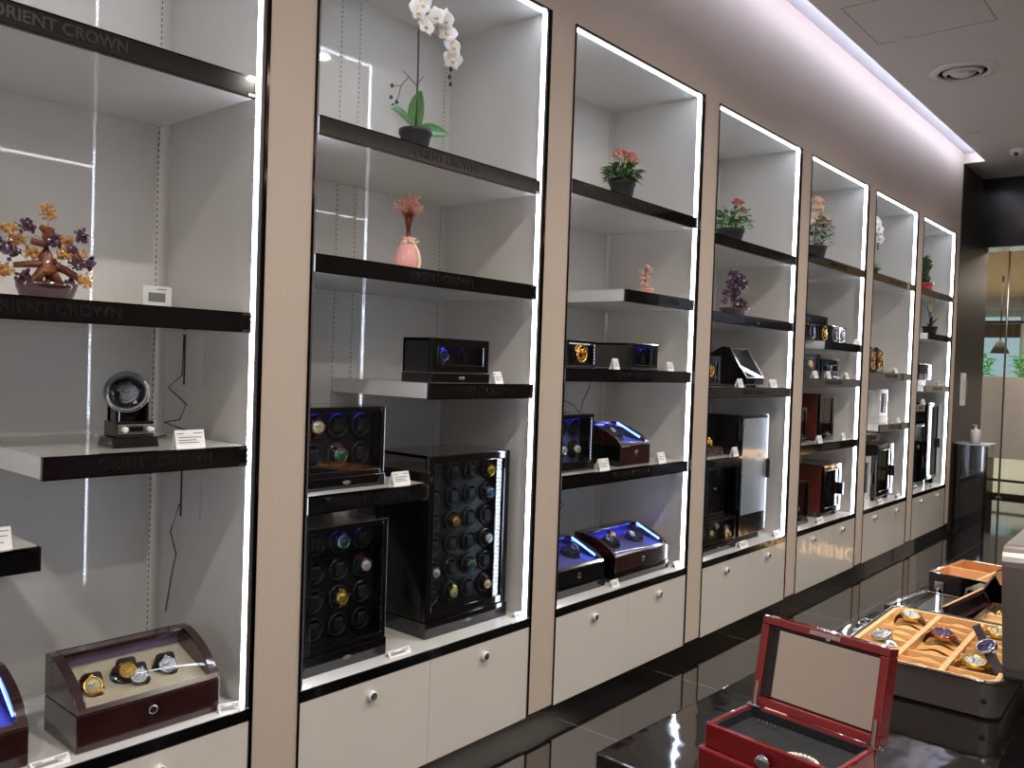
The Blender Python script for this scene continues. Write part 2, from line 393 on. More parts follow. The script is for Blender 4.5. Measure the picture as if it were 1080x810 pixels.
# ------------------------------------------------------------------ display bays
def knob_mesh():
    mb = MB(); mb.lathe([(.015, 0), (.017, .002), (.017, .014), (.0145, .018)], 24, axis='x')
    mb.mi = 1; mb.lathe([(.0125, .018), (.0125, .0195), (0, .0195)], 20, axis='x')
    mb.mi = 2; mb.lathe([(.004, .0195), (.004, .0205), (0, .0205)], 10, axis='x')
    return mb.mesh('knob', ['white_plastic', 'black_gloss', 'chrome'])
for n in range(1, 8):
    y = NL(n)
    r = thing('display_cabinet', 'white glowing-edged display niche: '+AT[n], 'cabinet', (0, y, 0), group=None)
    def bay(name, fn, m): return ob(name, cached(('bay', name), lambda: fn().mesh(name, m)), r)
    bay('back_panel', lambda: MB().box(-DEP-.02, -DEP, .0, W, ZC-.02, ZT+.02), 'laminate')
    bay('side_panel', lambda: MB().box(-DEP, -.022, W-.006, W+.012, ZC-.02, ZT+.02), 'side_laminate')
    bay('left_side_panel', lambda: MB().box(-DEP, -.022, -.012, .006, ZC-.02, ZT+.02), 'side_laminate').name = 'side_panel'
    bay('top_panel', lambda: MB().box(-DEP, -.022, .006, W-.006, ZT-.006, ZT+.02), 'side_laminate')
    bay('counter', lambda: MB().box(-DEP, -.002, .008, W-.008, ZC-.018, ZC), 'counter_white')
    bay('black_edge', lambda: MB().box(-.02, .002, .008, W-.008, ZC-.036, ZC-.001, .0012), 'black_gloss')
    fr = bay('edge_trim', lambda: MB().box(-.022, .004, 0, .007, ZD, ZT).box(-.022, .004, W-.009, W, ZD, ZT).box(-.022, .004, 0, W, ZT-.008, ZT), 'dark_chrome')
    bay('light_channel', lambda: MB().box(-.032, -.004, W-.021, W-.0095, ZC, ZT-.008).box(-.032, -.004, .0075, .019, ZC, ZT-.008), 'grey_channel')
    for (ya, yb) in ((W-.0225, W-.0211), (.0191, .0205)):
        s = bay('led_%.3f' % ya, lambda: MB().box(-.029, -.007, ya, yb, ZC+.002, ZT-.012), 'led_front'); s.name = 'led_strip'
        sd = (ya-.0006, ya-.0001) if ya > .5 else (yb+.0001, yb+.0006)
        ob('led_points', cached(('ledd', ya), lambda: MB().box(-.0215, -.0160, sd[0], sd[1], ZC+.10, ZT-.02).mesh('led_points', 'led_dots')), s)
    s = bay('led_top', lambda: MB().box(-.029, -.007, .0215, W-.0235, ZT-.0114, ZT-.010), 'led_front'); s.name = 'led_strip'
    ob('led_points', cached('ledt', lambda: MB().box(-.0215, -.0160, .03, W-.03, ZT-.012, ZT-.0115).mesh('led_points', 'led_dots_y')), s)
    for yy in (W/2-.045, W/2+.045, W-.045, .045):
        s = ob('shelf_standard', cached('std', lambda: MB().box(-DEP, -DEP+.0015, -.006, .006, ZC, ZT-.01).mesh('shelf_standard', 'slotted_strip')), r); s.location = (0, yy, 0)
    for k in (0, 1):
        dr = ob('door', cached('door', lambda: MB().box(-.018, 0, .0, W/2-.0105, ZD, ZC-.038, .001).mesh('door', 'door_white')), r)
        dr.location = (0, .009+k*(W/2-.0085), 0)
        kn = ob('knob', cached('knob', knob_mesh), dr); kn.location = (0, W/4-.0, ZC-.088)

# shelves
LET = text_mesh('ORIENT CROWN', .040, .0008, 'letter_black', .0012)
FH = .057
def shelf(n, ztop, a, b, label, closed_left=False, lettering=True):
    y = NL(n); ya = y+a; w = b-a
    r = thing('display_shelf', label, 'shelf', (0, ya, ztop))
    d0 = .36 if closed_left else DEP
    ob('board', MB().box(-DEP+.002, -.014, 0, w, -.054, 0), r, 'shelf_white')
    fa = ob('fascia', MB().box(-.013, -.001, 0.0, w, -FH+.003, -.003), r, 'black_fascia')
    ob('fascia_trim', MB().box(-.014, 0.0005, 0, w, -.003, 0).box(-.014, .0005, 0, w, -FH, -FH+.003), r, 'dark_chrome')
    ob('end_cap', MB().box(-.02, .002, w-.006, w, -FH, 0).box(-.004, .0025, w-.028, w-.006, -.009, -.0005).box(-.004, .0025, w-.028, w-.006, -FH+.0005, -FH+.009), r, 'chrome')
    if lettering:
        t = ob('lettering', LET, fa); t.location = (0, w/2+.01, -FH/2)
        s = min(1, (w-.12)/.36); t.scale = (1, s, 1)
    return r
E_ = .0212; F_ = W-.038; H_ = .5385; HB = .52
SH = {}
shelf(1, 2.281, E_, F_, 'black-edged shelf highest in the nearest bay')
shelf(1, 1.621, E_, F_, 'black-edged full width shelf under the amber and purple gem tree')
shelf(1, 1.243, H_, F_, 'short black-edged shelf under the single round watch winder', True)
shelf(1, 1.031, E_, H_, 'short black-edged shelf cut off at the left edge, lowest in the nearest bay')
shelf(2, 2.233, E_, F_, 'black-edged shelf under the tall white orchid')
shelf(2, 1.817, E_, F_, 'black-edged shelf under the pink vase')
shelf(2, 1.425, .515, F_, 'short shelf with a white end under the small black winder', True)
shelf(2, 1.075, E_, .522, 'short black-edged shelf under the six-place black winder')
shelf(3, 2.281, E_, F_, 'black-edged shelf under the pot of pink carnations')
shelf(3, 1.862, .457, F_, 'short shelf with a white end under the tiny coral gem tree', True)
shelf(3, 1.494, E_, F_, 'black-edged shelf under two small black boxes, third bay')
shelf(3, 1.038, E_, F_, 'black-edged shelf holding two blue-lit winders')
shelf(4, 2.235, E_, F_, 'black-edged shelf under the pot of pink buds and green leaves')
shelf(4, 1.822, E_, F_, 'black-edged shelf under the purple gem tree')
shelf(4, 1.414, E_, F_, 'black-edged shelf under the slanted black winder')
shelf(4, 1.024, E_, .432, 'short black shelf in front of the tower winder side')
shelf(5, 2.285, E_, F_, 'black-edged shelf under the potted peach roses')
shelf(5, 1.893, E_, .393, 'very short empty shelf above the row of four winder heads')
shelf(5, 1.733, .393, F_, 'short shelf with a white end under the row of four winder heads', True)
shelf(5, 1.478, E_, F_, 'black-edged shelf under two small winders, fifth bay')
shelf(5, 1.037, E_, F_, 'black-edged shelf under the red-sided tall winder')
shelf(6, 2.297, E_, F_, 'black-edged shelf under the faint white orchid')
shelf(6, 1.537, E_, F_, 'black-edged shelf under the leaning twin winder')
shelf(6, 1.124, .327, F_, 'short shelf under the white winder with a bright edge', True)
shelf(6, 1.057, E_, .32, 'short black shelf over the white winder cabinet')
shelf(7, 2.299, E_, F_, 'black-edged shelf under the red potted figure, last bay')
shelf(7, 1.914, .322, F_, 'short shelf with a white end under the small potted orchid', True)
shelf(7, 1.437, .27, F_, 'short shelf under the silver cube winder, last bay', True)
shelf(7, 1.265, E_, .28, 'short shelf with a price card, lowest in the last bay')

# ------------------------------------------------------------------ watches
def watch_parts(kind):
    case, dial, strap = kind
    def mk_case():
        mb = MB(); mb.lathe([(.016, -.006), (.0195, -.004), (.0200, .001), (.0185, .004), (.0160, .0045), (.0158, .003)], 26)
        mb.cyl((.0195, 0, -.001), .0025, .004, 'x', 8)
        for sx in (-1, 1):
            for sy in (-1, 1): mb.box(sx*.006-.002, sx*.006+.002+sx*.004, sy*.016, sy*.022, -.005, .001, .0008)
        for k in range(12):
            a = k*PI/6; mb.box(.0171*math.cos(a)-.0008, .0171*math.cos(a)+.0008, .0171*math.sin(a)-.0008, .0171*math.sin(a)+.0008, .004, .0052)
        return mb.mesh('case', case)
    def mk_dial():
        mb = MB(); mb.lathe([(.0157, .002), (.0157, .0032), (0, .0032)], 24)
        mb.mi = 1
        for k in range(12):
            mb.X = Matrix.Rotation(k*PI/6, 4, 'Z'); mb.box(-.0005, .0005, .0115, .0142, .0032, .0038)
        mb.X = Matrix.Rotation(.9, 4, 'Z'); mb.box(-.0006, .0006, 0, .011, .0036, .0042)
        mb.X = Matrix.Rotation(-1.1, 4, 'Z'); mb.box(-.0008, .0008, 0, .007, .0036, .0044)
        for (x, y) in ((.006, 0), (-.006, 0), (0, -.006)):
            mb.X = Matrix.Translation((x, y, 0)); mb.torus((0, 0, .0034), .003, .0004, n=12, m=4)
        return mb.mesh('dial', [dial, 'dark_leather' if case != 'steel' else 'charcoal_velvet'])
    def mk_strap(s):
        mb = MB(); g = []
        for i in range(8):
            a = i/7*1.9; R = .024
            yy = s*(.018+R*math.sin(a)*.62); zz = -.003-R*(1-math.cos(a))*1.15
            w = .010-.002*i/7
            g.append([(-w, yy, zz), (0, yy, zz+.0006), (w, yy, zz)])
        mb.sheet(g, thick=.0022)
        return mb.mesh('strap', strap)
    return [('case', cached(('wc', case), mk_case)), ('dial', cached(('wd', case, dial), mk_dial)), ('strap', cached(('ws', strap, 1), lambda: mk_strap(1))), ('strap', cached(('ws', strap, -1), lambda: mk_strap(-1)))]
def watch(label, loc, face, kind=('gold', 'gold_dial', 'brown_leather'), roll=0, sc=1.0, group=None):
    """face: direction the dial looks to"""
    f = Vector(face).normalized(); q = f.to_track_quat('Z', 'Y').to_matrix().to_4x4() @ Matrix.Rotation(roll, 4, 'Z')
    r = thing('wristwatch', label, 'watch', loc, q.to_euler(), group); r.scale = (sc, sc, sc)
    for nm, me in watch_parts(kind): ob(nm, me, r)
    return r
GG = ('gold', 'gold_dial', 'brown_leather'); GC = ('gold', 'cream_dial', 'brown_leather'); SW = ('steel', 'white_dial', 'dark_leather')
SB = ('steel', 'blue_dial', 'steel'); GR = ('rose_gold', 'green_dial', 'brown_leather'); RG = ('rose_gold', 'cream_dial', 'brown_leather')
PG = ('pale_gold', 'white_dial', 'pale_gold'); SS = ('steel', 'white_dial', 'steel'); PU = ('rose_gold', 'purple_dial', 'brown_leather'); SG = ('steel', 'green_dial', 'dark_leather')

# ------------------------------------------------------------------ curved front watch winder
def arc_profile(d, h, hf, n=12):
    """front curve of the lid from the top rear edge down to the front rail (x,z)"""
    xt = -d*.80; pts = []
    for i in range(n+1):
        u = i/n; a = u*PI/2
        # blend of ellipse and straight chord, gently bowed
        ex = xt+(0-xt)*math.sin(a); ez = hf+(h-hf)*math.cos(a)
        lx = xt+(0-xt)*u; lz = h+(hf-h)*u
        pts.append((lx*.45+ex*.55, lz*.45+ez*.55))
    return pts
def arch_winder(label, loc, w, d, h, hf, wood='burgundy_wood', side='burgundy_wood', led=False, base=0, rim=.026, purple=True, slots=2, spots=None):
    r = thing('watch_winder', label, 'watch winder', loc)
    A = arc_profile(d, h, hf)
    z0 = base
    ob('body', MB().box(-d, 0, 0, w, z0, hf-.002, .003), r, side)
    if base: ob('plinth', MB().box(-d-.004, .006, -.006, w+.006, 0, base, .002), r, 'black_gloss')
    front = ob('front_panel', MB().box(-.004, .003, .002, w-.002, z0+.004, hf-.004, .001), r, wood)
    ob('lock', MB().lathe([(.012, 0), (.012, .002), (.009, .003), (.004, .003)], 18, (.003, w*.5, hf*.62+z0*.2), 'x').box(.004, .006, w*.5-.0015, w*.5+.0015, hf*.62-.006+z0*.2, hf*.62+.004+z0*.2), front, 'chrome')
    lid = [(-d, hf), (-d, h)]+A+[(0, hf)]
    fr = MB()
    fr.prism(lid, 0, rim, bev=.002); fr.prism(lid, w-rim, w, bev=.002)
    fr.box(-d, -d+.008, rim, w-rim, hf, h)
    fr.box(-d, A[0][0]+.004, rim, w-rim, h-.012, h, .002)
    k = next(i for i, p in enumerate(A) if p[0] > -d*.07)
    fp = A[k:]; inner = [(p[0]-.010, p[1]-.012) for p in fp][::-1]
    fr.prism(fp+[(0, hf)]+[(-.016, hf)]+inner[1:], rim, w-rim)
    ob('lid_frame', fr, r, wood)
    g = []
    for yy in (rim*.9, w-rim*.9): g.append([(p[0]-.004, yy, p[1]-.005) for p in A[:k+2]])
    ob('glass_lid', MB().sheet(g), r, 'clear_glass')
    # lining
    li = MB(); li.box(-d+.008, -d+.012, rim, w-rim, hf, h-.012); li.box(-d+.012, -.02, rim, rim+.003, hf, hf+.03)
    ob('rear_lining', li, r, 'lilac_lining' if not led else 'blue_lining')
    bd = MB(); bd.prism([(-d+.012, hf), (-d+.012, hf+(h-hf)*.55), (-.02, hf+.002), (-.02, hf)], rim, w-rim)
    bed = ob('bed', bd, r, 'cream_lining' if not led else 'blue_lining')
    if led:
        L = MB(); L.X = Matrix.Translation((-d*.42, w-rim-.002, hf+(h-hf)*.62)) @ Matrix.Rotation(math.atan2(h-hf, d*.8), 4, 'Y')
        L.box(-.075, .075, -.002, 0, -.004, .004); ob('blue_light', L, r, 'led_blue_hot')
        ob('blue_tube', MB().box(-d+.014, -d+.018, rim+.02, w-rim-.02, h-.022, h-.016), r, 'led_blue').name = 'blue_light'
    # turntables with cushions
    sl = math.atan2(hf+(h-hf)*.55-hf, d-.032)
    res = []
    if spots:
        for (sy, sx, sz) in spots:
            c = Vector((sx, sy, sz)); q = Vector((.75, -.1, .75)).to_track_quat('Z', 'Y').to_matrix().to_4x4()
            tb = MB(); tb.X = Matrix.Translation(c+Vector((-.022, 0, -.022))) @ q; tb.lathe([(.030, -.03), (.033, -.02), (.033, .01), (.026, .016), (0, .017)], 26)
            t = ob('turntable', tb, r, 'black_gloss')
            cb = MB(); cb.X = Matrix.Translation(c+Vector((-.014, .012, -.012))) @ q; cb.box(-.026, .026, -.030, .048, -.018, .008, .011, 3); ob('cushion', cb, t, 'charcoal_velvet')
            res.append((Vector(loc)+c+Vector((.004, 0, .004)), Vector((.75, -.1, .75))))
    for i in range(0 if spots else slots):
        cy = w*(.5 if slots == 1 else (.27+.46*i)) if slots < 3 else w*(.18+.32*i)
        cx = -d*.5; cz = hf+(h-hf)*.30
        nrm = Vector((math.sin(sl), 0, math.cos(sl)))
        T = Matrix.Translation((cx, cy, cz)) @ Matrix.Rotation(sl, 4, 'Y')
        rr = min(.055, w/slots*.40)
        tb = MB(); tb.X = T; tb.lathe([(rr, -.002), (rr, .006), (rr*.96, .009), (rr*.88, .009), (rr*.86, .004), (0, .004)], 30)
        t = ob('turntable', tb, r, 'black_gloss')
        for s in (-1, 1):
            cb = MB(); cb.X = T @ Matrix.Translation((0, s*.021, .016)); cb.box(-.034, .034, -.018, .018, -.012, .012, .009, 3)
            ob('cushion', cb, t, 'charcoal_velvet')
            p = T @ Vector((0.002, s*.021, .033)); res.append((Vector(loc)+p, T.to_3x3() @ Vector((.35, s*.25, 1))))
    return r, res

xb = -.045
wl = arch_winder('dark red wooden winder with arched glass lid on the nearest counter', (xb, .912, ZC), .392, .205, .207, .098, spots=[(.068, -.075, .134), (.163, -.082, .150), (.186, -.066, .134), (.275, -.080, .138)])
w1, pos = wl
bx = lambda i, dx=0, dy=0, dz=0: pos[i][0]+Vector((dx, dy, dz))
watch('gold watch with cream dial, leftmost in the dark red arched winder', bx(0), (.9, -.25, .7), GC, .5, 1.25)
watch('gold watch with yellow dial, upper middle in the dark red arched winder', bx(1), (.8, -.1, .8), GG, 1.0, 1.15)
watch('silver watch with white dial, lower middle in the dark red arched winder', bx(2), (.8, -.1, .7), SW, 1.0, 1.15)
watch('silver watch with white dial, rightmost in the dark red arched winder', bx(3), (.9, -.3, .6), SW, .6, 1.15)
arch_winder('dark red arched winder glowing blue, cut off at the left edge', (-.07, .42, ZC), .39, .205, .207, .098, led=True)

# single round winder on the short shelf
r = thing('watch_winder', 'single round watch winder on a black pedestal with a clear round window', 'watch winder', (-.15, 1.075, 1.243), (0, 0, .0))
mb = MB()
mb.prism([(-.05, .0), (.05, 0), (.035, .028), (-.035, .028)], -.062, .062, 'y', .002); ob('foot', mb, r, 'black_gloss')
ob('control_box', MB().box(-.035, .040, -.052, .052, .028, .070, .003), r, 'black_gloss')
ob('control_plate', MB().box(.040, .043, -.050, .050, .036, .062, .001), r, 'satin_metal')
for s in (-1, 1): ob('knob', MB().cyl((.043, s*.034, .049), .008, .012, 'x', 16), r, 'white_plastic')
ob('display', MB().box(.043, .0445, -.018, .018, .043, .056), r, 'black_gloss')
mb = MB(); mb.box(-.03, .02, -.045, -.035, .06, .15, .002).box(-.03, .02, .035, .045, .06, .12, .002).box(-.035, -.01, -.045, .045, .06, .12, .002); ob('bracket', mb, r, 'black_gloss')
HM = Matrix.Translation((-.01, 0, .135)) @ Vector((.72, -.42, .32)).normalized().to_track_quat('Z', 'X').to_matrix().to_4x4()
mb = MB(); mb.X = HM; mb.lathe([(.030, -.07), (.040, -.06), (.042, -.02), (.050, -.005), (.050, .03), (.046, .03), (.045, -.0), (.0, -.004)], 36); ob('drum', mb, r, 'chrome')
mb = MB(); mb.X = HM; mb.lathe([(.056, .028), (.057, .033), (.056, .038), (.044, .038), (.044, .030)], 36, ring=True); ob('bezel', mb, r, 'satin_metal')
mb = MB(); mb.X = HM; mb.torus((0, 0, .045), .056, .0015); mb.lathe([(.055, .041), (.055, .042)], 36, smooth=False); ob('glass_cover', mb, r, 'acrylic')
mb = MB(); mb.X = HM; mb.lathe([(.043, .0), (.043, .004), (0, .004)], 30); ob('cushion', mb, r, 'charcoal_velvet')
q = Matrix.Translation((-.15, 1.075, 1.243)) @ HM
watch('silver watch with pale dial inside the single round winder', q @ Vector((0, 0, .022)), q.to_3x3() @ Vector((0, 0, 1)), ('steel', 'white_dial', 'brown_leather'), .3, 1.5)

# ------------------------------------------------------------------ cabinet winders
def cabinet(label, loc, w, d, h, cols, rows, base_h=.06, fr=.022, wood='black_gloss', side=None, glass='clear_glass', glow='led_blue', glow_on=True,
            feet=False, led_edge=None, badge=True, recess=.06, handle=None, rr=None, inner='black_inner', nm='watch_winder'):
    r = thing(nm, label, 'watch winder', loc)
    side = side or wood
    z0 = base_h
    mb = MB(); mb.box(-d, -d+.01, 0, w, z0, h); mb.box(-d, -.022, 0, .012, z0, h, .002); mb.box(-d, -.022, w-.012, w, z0, h, .002)
    mb.box(-d, -.022, 0, w, h-.012, h, .002); mb.box(-d, -.022, 0.001, w-.001, z0, z0+.012)
    ob('case', mb, r, side)
    if feet:
        mb = MB()
        for yy in (.03, w-.05):
            mb.box(-.06, -.02, yy, yy+.03, 0, z0, .002); mb.box(-d+.02, -d+.06, yy, yy+.03, 0, z0, .002)
        ob('feet', mb, r, wood)
    else:
        bs = ob('base', MB().box(-d-.002, .004, -.003, w+.003, 0, z0-.001, .002), r, wood)
        if badge: ob('badge', MB().lathe([(.013, 0), (.013, .0012), (.010, .002), (0, .002)], 20, (0, 0, 0), 'x'), bs, 'grey_channel').location = (.004, w*.5, z0*.5); bs.children[0].scale = (1, 1.25, .5)
    dr = ob('door', MB().box(-.020, 0, 0, fr, z0+.002, h, .002).box(-.020, 0, w-fr, w, z0+.002, h, .002).box(-.020, 0, fr, w-fr, h-fr, h, .002).box(-.020, 0, fr, w-fr, z0+.002, z0+fr, .002), r, wood)
    ob('glass_pane', MB().box(-.010, -.007, fr-.002, w-fr+.002, z0+fr-.002, h-fr+.002), dr, glass)
    if handle: ob('handle', MB().box(0, .02, w-.015, w+.004, h*.5-.045, h*.5+.045, .004), dr, handle)
    ip = ob('inner_panel', MB().box(-recess-.01, -recess, .012, w-.012, z0+.012, h-.012), r, inner)
    iw = w-2*fr; ih = h-z0-2*fr
    rr = rr or min(iw/cols, ih/rows)*.42
    out = {}
    for i in range(rows):
        for j in range(cols):
            cy = fr+iw*(j+.5)/cols; cz = h-fr-ih*(i+.5)/rows
            def mk():
                t = MB(); t.lathe([(rr, 0), (rr, .010), (rr*.95, .013), (rr*.86, .013), (rr*.84, .005), (0, .005)], 26, axis='x')
                t.box(.004, .020, -rr*.5, rr*.5, -rr*.6, rr*.6, rr*.2, 2)
                t.mi = 1; t.torus((.0135, 0, 0), rr*.93, .0008, 'x', 14, 5, PI*.75+PI/2-.9, PI*.75+PI/2+.1)
                return t.mesh('turntable', ['black_matte', 'chrome'])
            t = ob('turntable', cached(('tt', round(rr, 4)), mk), r); t.location = (-recess, cy, cz)
            out[(i, j)] = Vector(loc)+Vector((-recess+.030, cy, cz))
    if glow_on:
        g = MB(); g.box(-recess+.002, -recess+.006, fr, w-fr, h-.016, h-.012)
        ob('inner_light', g, r, glow)
    else:
        ob('inner_light', MB().box(-.03, -.026, fr, w-fr, h-.016, h-.0125), r, 'led_dim')  # added fill strip, only there to lift the dark interior
    if led_edge:
        e = MB()
        for (a, b) in led_edge: e.box(-.016, -.004, w, w+.003, a, b)
        ob('edge_light', e, r, 'led_cab')
    return r, out
FX = (1, -.25, .05)
# second bay
_, P = cabinet('tall black glass-fronted winder standing left on the second counter', (-.078, 1.618, ZC), .335, .22, .475, 3, 4, .062, .020)
watch('steel and gold watch in the top row of the left black winder cabinet', P[(0, 1)], FX, SG, .2, 1.1)
watch('white-dialled watch in the second row of the left black winder cabinet', P[(1, 2)], FX, ('rose_gold', 'white_dial', 'brown_leather'), .5, 1.1)
watch('gold watch with gold dial in the third row of the left black winder cabinet', P[(2, 1)], FX, ('gold', 'gold_dial', 'gold'), .2, 1.2)
_, P = cabinet('largest black glass-fronted winder standing right on the second counter', (-.09, 2.155, ZC), .448, .29, .672, 4, 6, .06, .030, glow_on=False)
for k, (ij, kind, lb) in enumerate([((0, 3), ('gold', 'gold_dial', 'gold'), 'all-gold watch in the top row of the largest black winder'),
        ((1, 3), SB, 'blue-dialled steel watch in the second row of the largest black winder'),
        ((2, 1), ('rose_gold', 'gold_dial', 'brown_leather'), 'brown-strapped gold watch in the third row of the largest black winder'),
        ((3, 3), SW, 'white-dialled silver watch in the fourth row of the largest black winder'),
        ((4, 2), ('steel', 'green_dial', 'steel'), 'green-dialled steel watch in the fifth row of the largest black winder'),
        ((4, 0), SS, 'silver watch half hidden by the left frame of the largest black winder'),
        ((5, 1), ('pale_gold', 'cream_dial', 'pale_gold'), 'pale gold watch, left one in the bottom row of the largest black winder'),
        ((5, 3), RG, 'rose gold watch, right one in the bottom row of the largest black winder')]):
    p = P[ij]; watch(lb, p, FX, kind, .3+.4*k, 1.0)
_, P = cabinet('black six-place winder with a purple glow on the short shelf', (-.075, 1.600, 1.075), .322, .20, .268, 3, 2, .042, .016)
watch('rose gold watch, upper left in the purple-lit six-place winder', P[(0, 0)], FX, RG, .2, 1.2)
watch('green-dialled rose gold watch, lower middle in the purple-lit winder', P[(1, 1)], FX, GR, .2, 1.25)
_, P = cabinet('small black box winder with a dim blue window on the short shelf', (-.052, 2.112, 1.425), .30, .155, .162, 2, 1, .036, .03)
watch('dark blue lit watch inside the small black box winder of the second bay', P[(0, 0)], FX, SB, 0, 1.0)

# third bay
_, P = cabinet('little black single winder with golden movement, third bay upper shelf', (-.07, 2.935, 1.494), .215, .17, .122, 1, 1, .008, .012, glow_on=False, badge=False, recess=.03)
mbp = P[(0, 0)]
g = thing('wristwatch', 'gold skeleton watch filling the little single winder of the third bay', 'watch', mbp)
mb = MB(); mb.torus((0, 0, 0), .036, .006, 'x'); mb.torus((0, -.004, -.002), .02, .004, 'x'); mb.torus((.002, .012, .012), .010, .003, 'x'); mb.cyl((0, 0, 0), .012, .004, 'x'); mb.torus((.0, -.03, .018), .018, .003, 'x')
ob('case', mb, g, 'gold')
_, P = cabinet('black box winder with bright blue top strip, third bay upper shelf', (-.055, 3.425, 1.494), .235, .255, .128, 2, 1, .008, .018, badge=False)
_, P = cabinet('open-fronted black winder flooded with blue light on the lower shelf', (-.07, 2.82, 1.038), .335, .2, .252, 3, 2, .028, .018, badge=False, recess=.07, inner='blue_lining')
watch('silver round watch, lower left in the blue-flooded winder', P[(1, 1)], FX, SS, 0, 1.1)
watch('gold bracelet watch, lower right in the blue-flooded winder', P[(1, 2)], FX, PG, .5, 1.1)
_, pos = arch_winder('dark arched winder lit blue on the third bay lower shelf', (-.045, 3.345, 1.038), .255, .26, .195, .10, side='black_gloss', led=True, slots=1)
watch('small silver watch lit blue in the arched winder on the shelf', pos[0][0], (.8, 0, .8), SS, .4, .9)
_, pos = arch_winder('dark red arched winder lit blue, right one on the third counter', (-.065, 3.365, ZC), .478, .245, .212, .125, side='black_gloss', led=True, base=.045)
watch('blue glowing watch, left in the right arched winder of the third counter', pos[0][0], (.8, 0, .8), SB, .4)
watch('gold square-shouldered watch, middle in the right arched winder of the third counter', pos[1][0]+Vector((-.02, .02, .01)), (.8, 0, .8), RG, .4)
watch('silver watch, lower middle in the right arched winder of the third counter', pos[2][0]+Vector((.01, -.03, 0)), (.8, 0, .8), SS, .4)
_, pos = arch_winder('black arched winder lit blue, left one on the third counter', (-.085, 2.90, ZC), .40, .245, .205, .118, wood='black_gloss', side='black_gloss', led=True, base=.04)
watch('round silver watch in the left arched winder of the third counter', pos[1][0]+Vector((.02, -.01, 0)), (.8, -.2, .8), SS, .4, 1.15)
watch('dark steel watch near the blue light of the left arched winder, third counter', pos[3][0], (.8, -.2, .8), SB, .4)

# fourth bay
_, P = cabinet('black box winder with red and gold inside, left on the fourth bay shelf', (-.10, 4.20, 1.414), .225, .16, .172, 1, 1, .01, .018, glow_on=False, badge=False, recess=.04)
watch('gold watch inside the red and gold winder of the fourth bay', P[(0, 0)], FX, ('gold', 'gold_dial', 'red_lacquer'), .2, 1.8)
# slanted wedge winder
def wedge(label, loc, w, prof, glass_i, wood='black_gloss'):
    r = thing('watch_winder', label, 'watch winder', loc)
    ob('body', MB().prism(prof, 0, w, bev=.003), r, wood)
    a, b = Vector((prof[glass_i][0], 0, prof[glass_i][1])), Vector((prof[glass_i+1][0], 0, prof[glass_i+1][1]))
    d = (b-a); L = d.length; d.normalize(); nrm = Vector((-d.z, 0, d.x))
    if nrm.x < 0: nrm = -nrm
    R = Matrix(((d.x, 0, nrm.x, a.x), (0, 1, 0, 0), (d.z, 0, nrm.z, a.z), (0, 0, 0, 1)))
    m = MB(); m.X = R; m.box(.01, L-.01, .012, w-.012, 0, .002); wn = ob('window', m, r, 'mirror' if wood == 'mirrorx' else 'smoked_glass')
    m = MB(); m.X = R; m.box(.012, L-.012, .014, w-.014, -.001, .0005); ob('window_backing', m, wn, 'black_gloss')
    m = MB(); m.X = R; m.box(.004, L-.004, .004, .012, 0, .004); m.box(.004, L-.004, w-.012, w-.004, 0, .004); m.box(.004, .01, .004, w-.004, 0, .004); m.box(L-.01, L-.004, .004, w-.004, 0, .004)
    ob('window_rim', m, r, 'satin_metal')
    return r
wedge('slanted black winder with a sloping window on the fourth bay shelf', (-.07, 4.705, 1.414), .24, [(-.30, .012), (-.005, .012), (0, .05), (-.12, .235), (-.17, .24), (-.30, .165)], 2)
ob('foot', MB().box(-.25, -.03, .01, .05, -.0, .012).box(-.25, -.03, .19, .23, 0, .012), bpy.data.objects[[o.name for o in bpy.data.objects if o.name.startswith('watch_winder')][-1]], 'chrome')
# tower
r = thing('watch_winder', 'tall black tower winder with mirrored door and bright beaded edge light', 'watch winder', (-.075, 4.685, ZC))
ob('case', MB().box(-.40, -.02, 0, .36, .045, .765, .003), r, 'black_gloss')
ob('base', MB().box(-.36, -.03, .02, .34, 0, .045, .002), r, 'black_matte')
dr = ob('door', MB().box(-.018, 0, 0, .36, .045, .765, .002), r, 'black_gloss')
ob('mirror_glass', MB().box(0, .002, .012, .345, .17, .745), dr, 'silver_glass')
ob('handle', MB().box(.0, .022, .35, .375, .37, .49, .004), dr, 'black_matte')
ob('edge_light', MB().box(-.014, 0.001, .36, .364, .49, .755).box(-.014, .001, .36, .364, .10, .37), r, 'led_cab')
for zz in (.40, .70): ob('hinge', MB().cyl((.004, .004, zz), .004, .04, 'z', 8), r, 'chrome')
r = thing('jewellery_box', 'small open wooden watch box with a cream lined lid on the fourth bay short shelf', 'watch box', (-.08, 4.22, 1.024))
ob('body', MB().box(-.13, 0, 0, .24, 0, .045, .003), r, 'burgundy_wood')
ob('tray', MB().box(-.12, -.01, .01, .23, .045, .05), r, 'black_matte')
ob('lid', MB().box(-.145, -.13, 0, .24, .045, .165, .003).box(-.128, -.13, 0, .015, .05, .165), r, 'burgundy_wood')
ob('lining', MB().box(-.1295, -.128, .015, .225, .055, .155), r, 'cream_lining')
watch('gold watch lying in the small open wooden box of the fourth bay', (-.14, 4.40, 1.024+.075), (.9, -.2, .4), GG, 0, 1.1)
_, P = cabinet('black winder with three watches tucked left on the fourth counter', (-.06, 4.20, ZC), .41, .22, .185, 3, 1, .05, .014, glow_on=False, recess=.05)
watch('cream-dialled gold watch, left in the low winder on the fourth counter', P[(0, 1)]+Vector((0, -.05, -.01)), FX, GC, 0, 1.0)
watch('silver watch, upper one in the low winder on the fourth counter', P[(0, 1)]+Vector((0, .01, .025)), FX, SS, .4, 1.0)
watch('steel watch, faint at right in the low winder on the fourth counter', P[(0, 2)]+Vector((0, .0, .0)), FX, ('steel', 'blue_dial', 'dark_leather'), .2, 1.0)
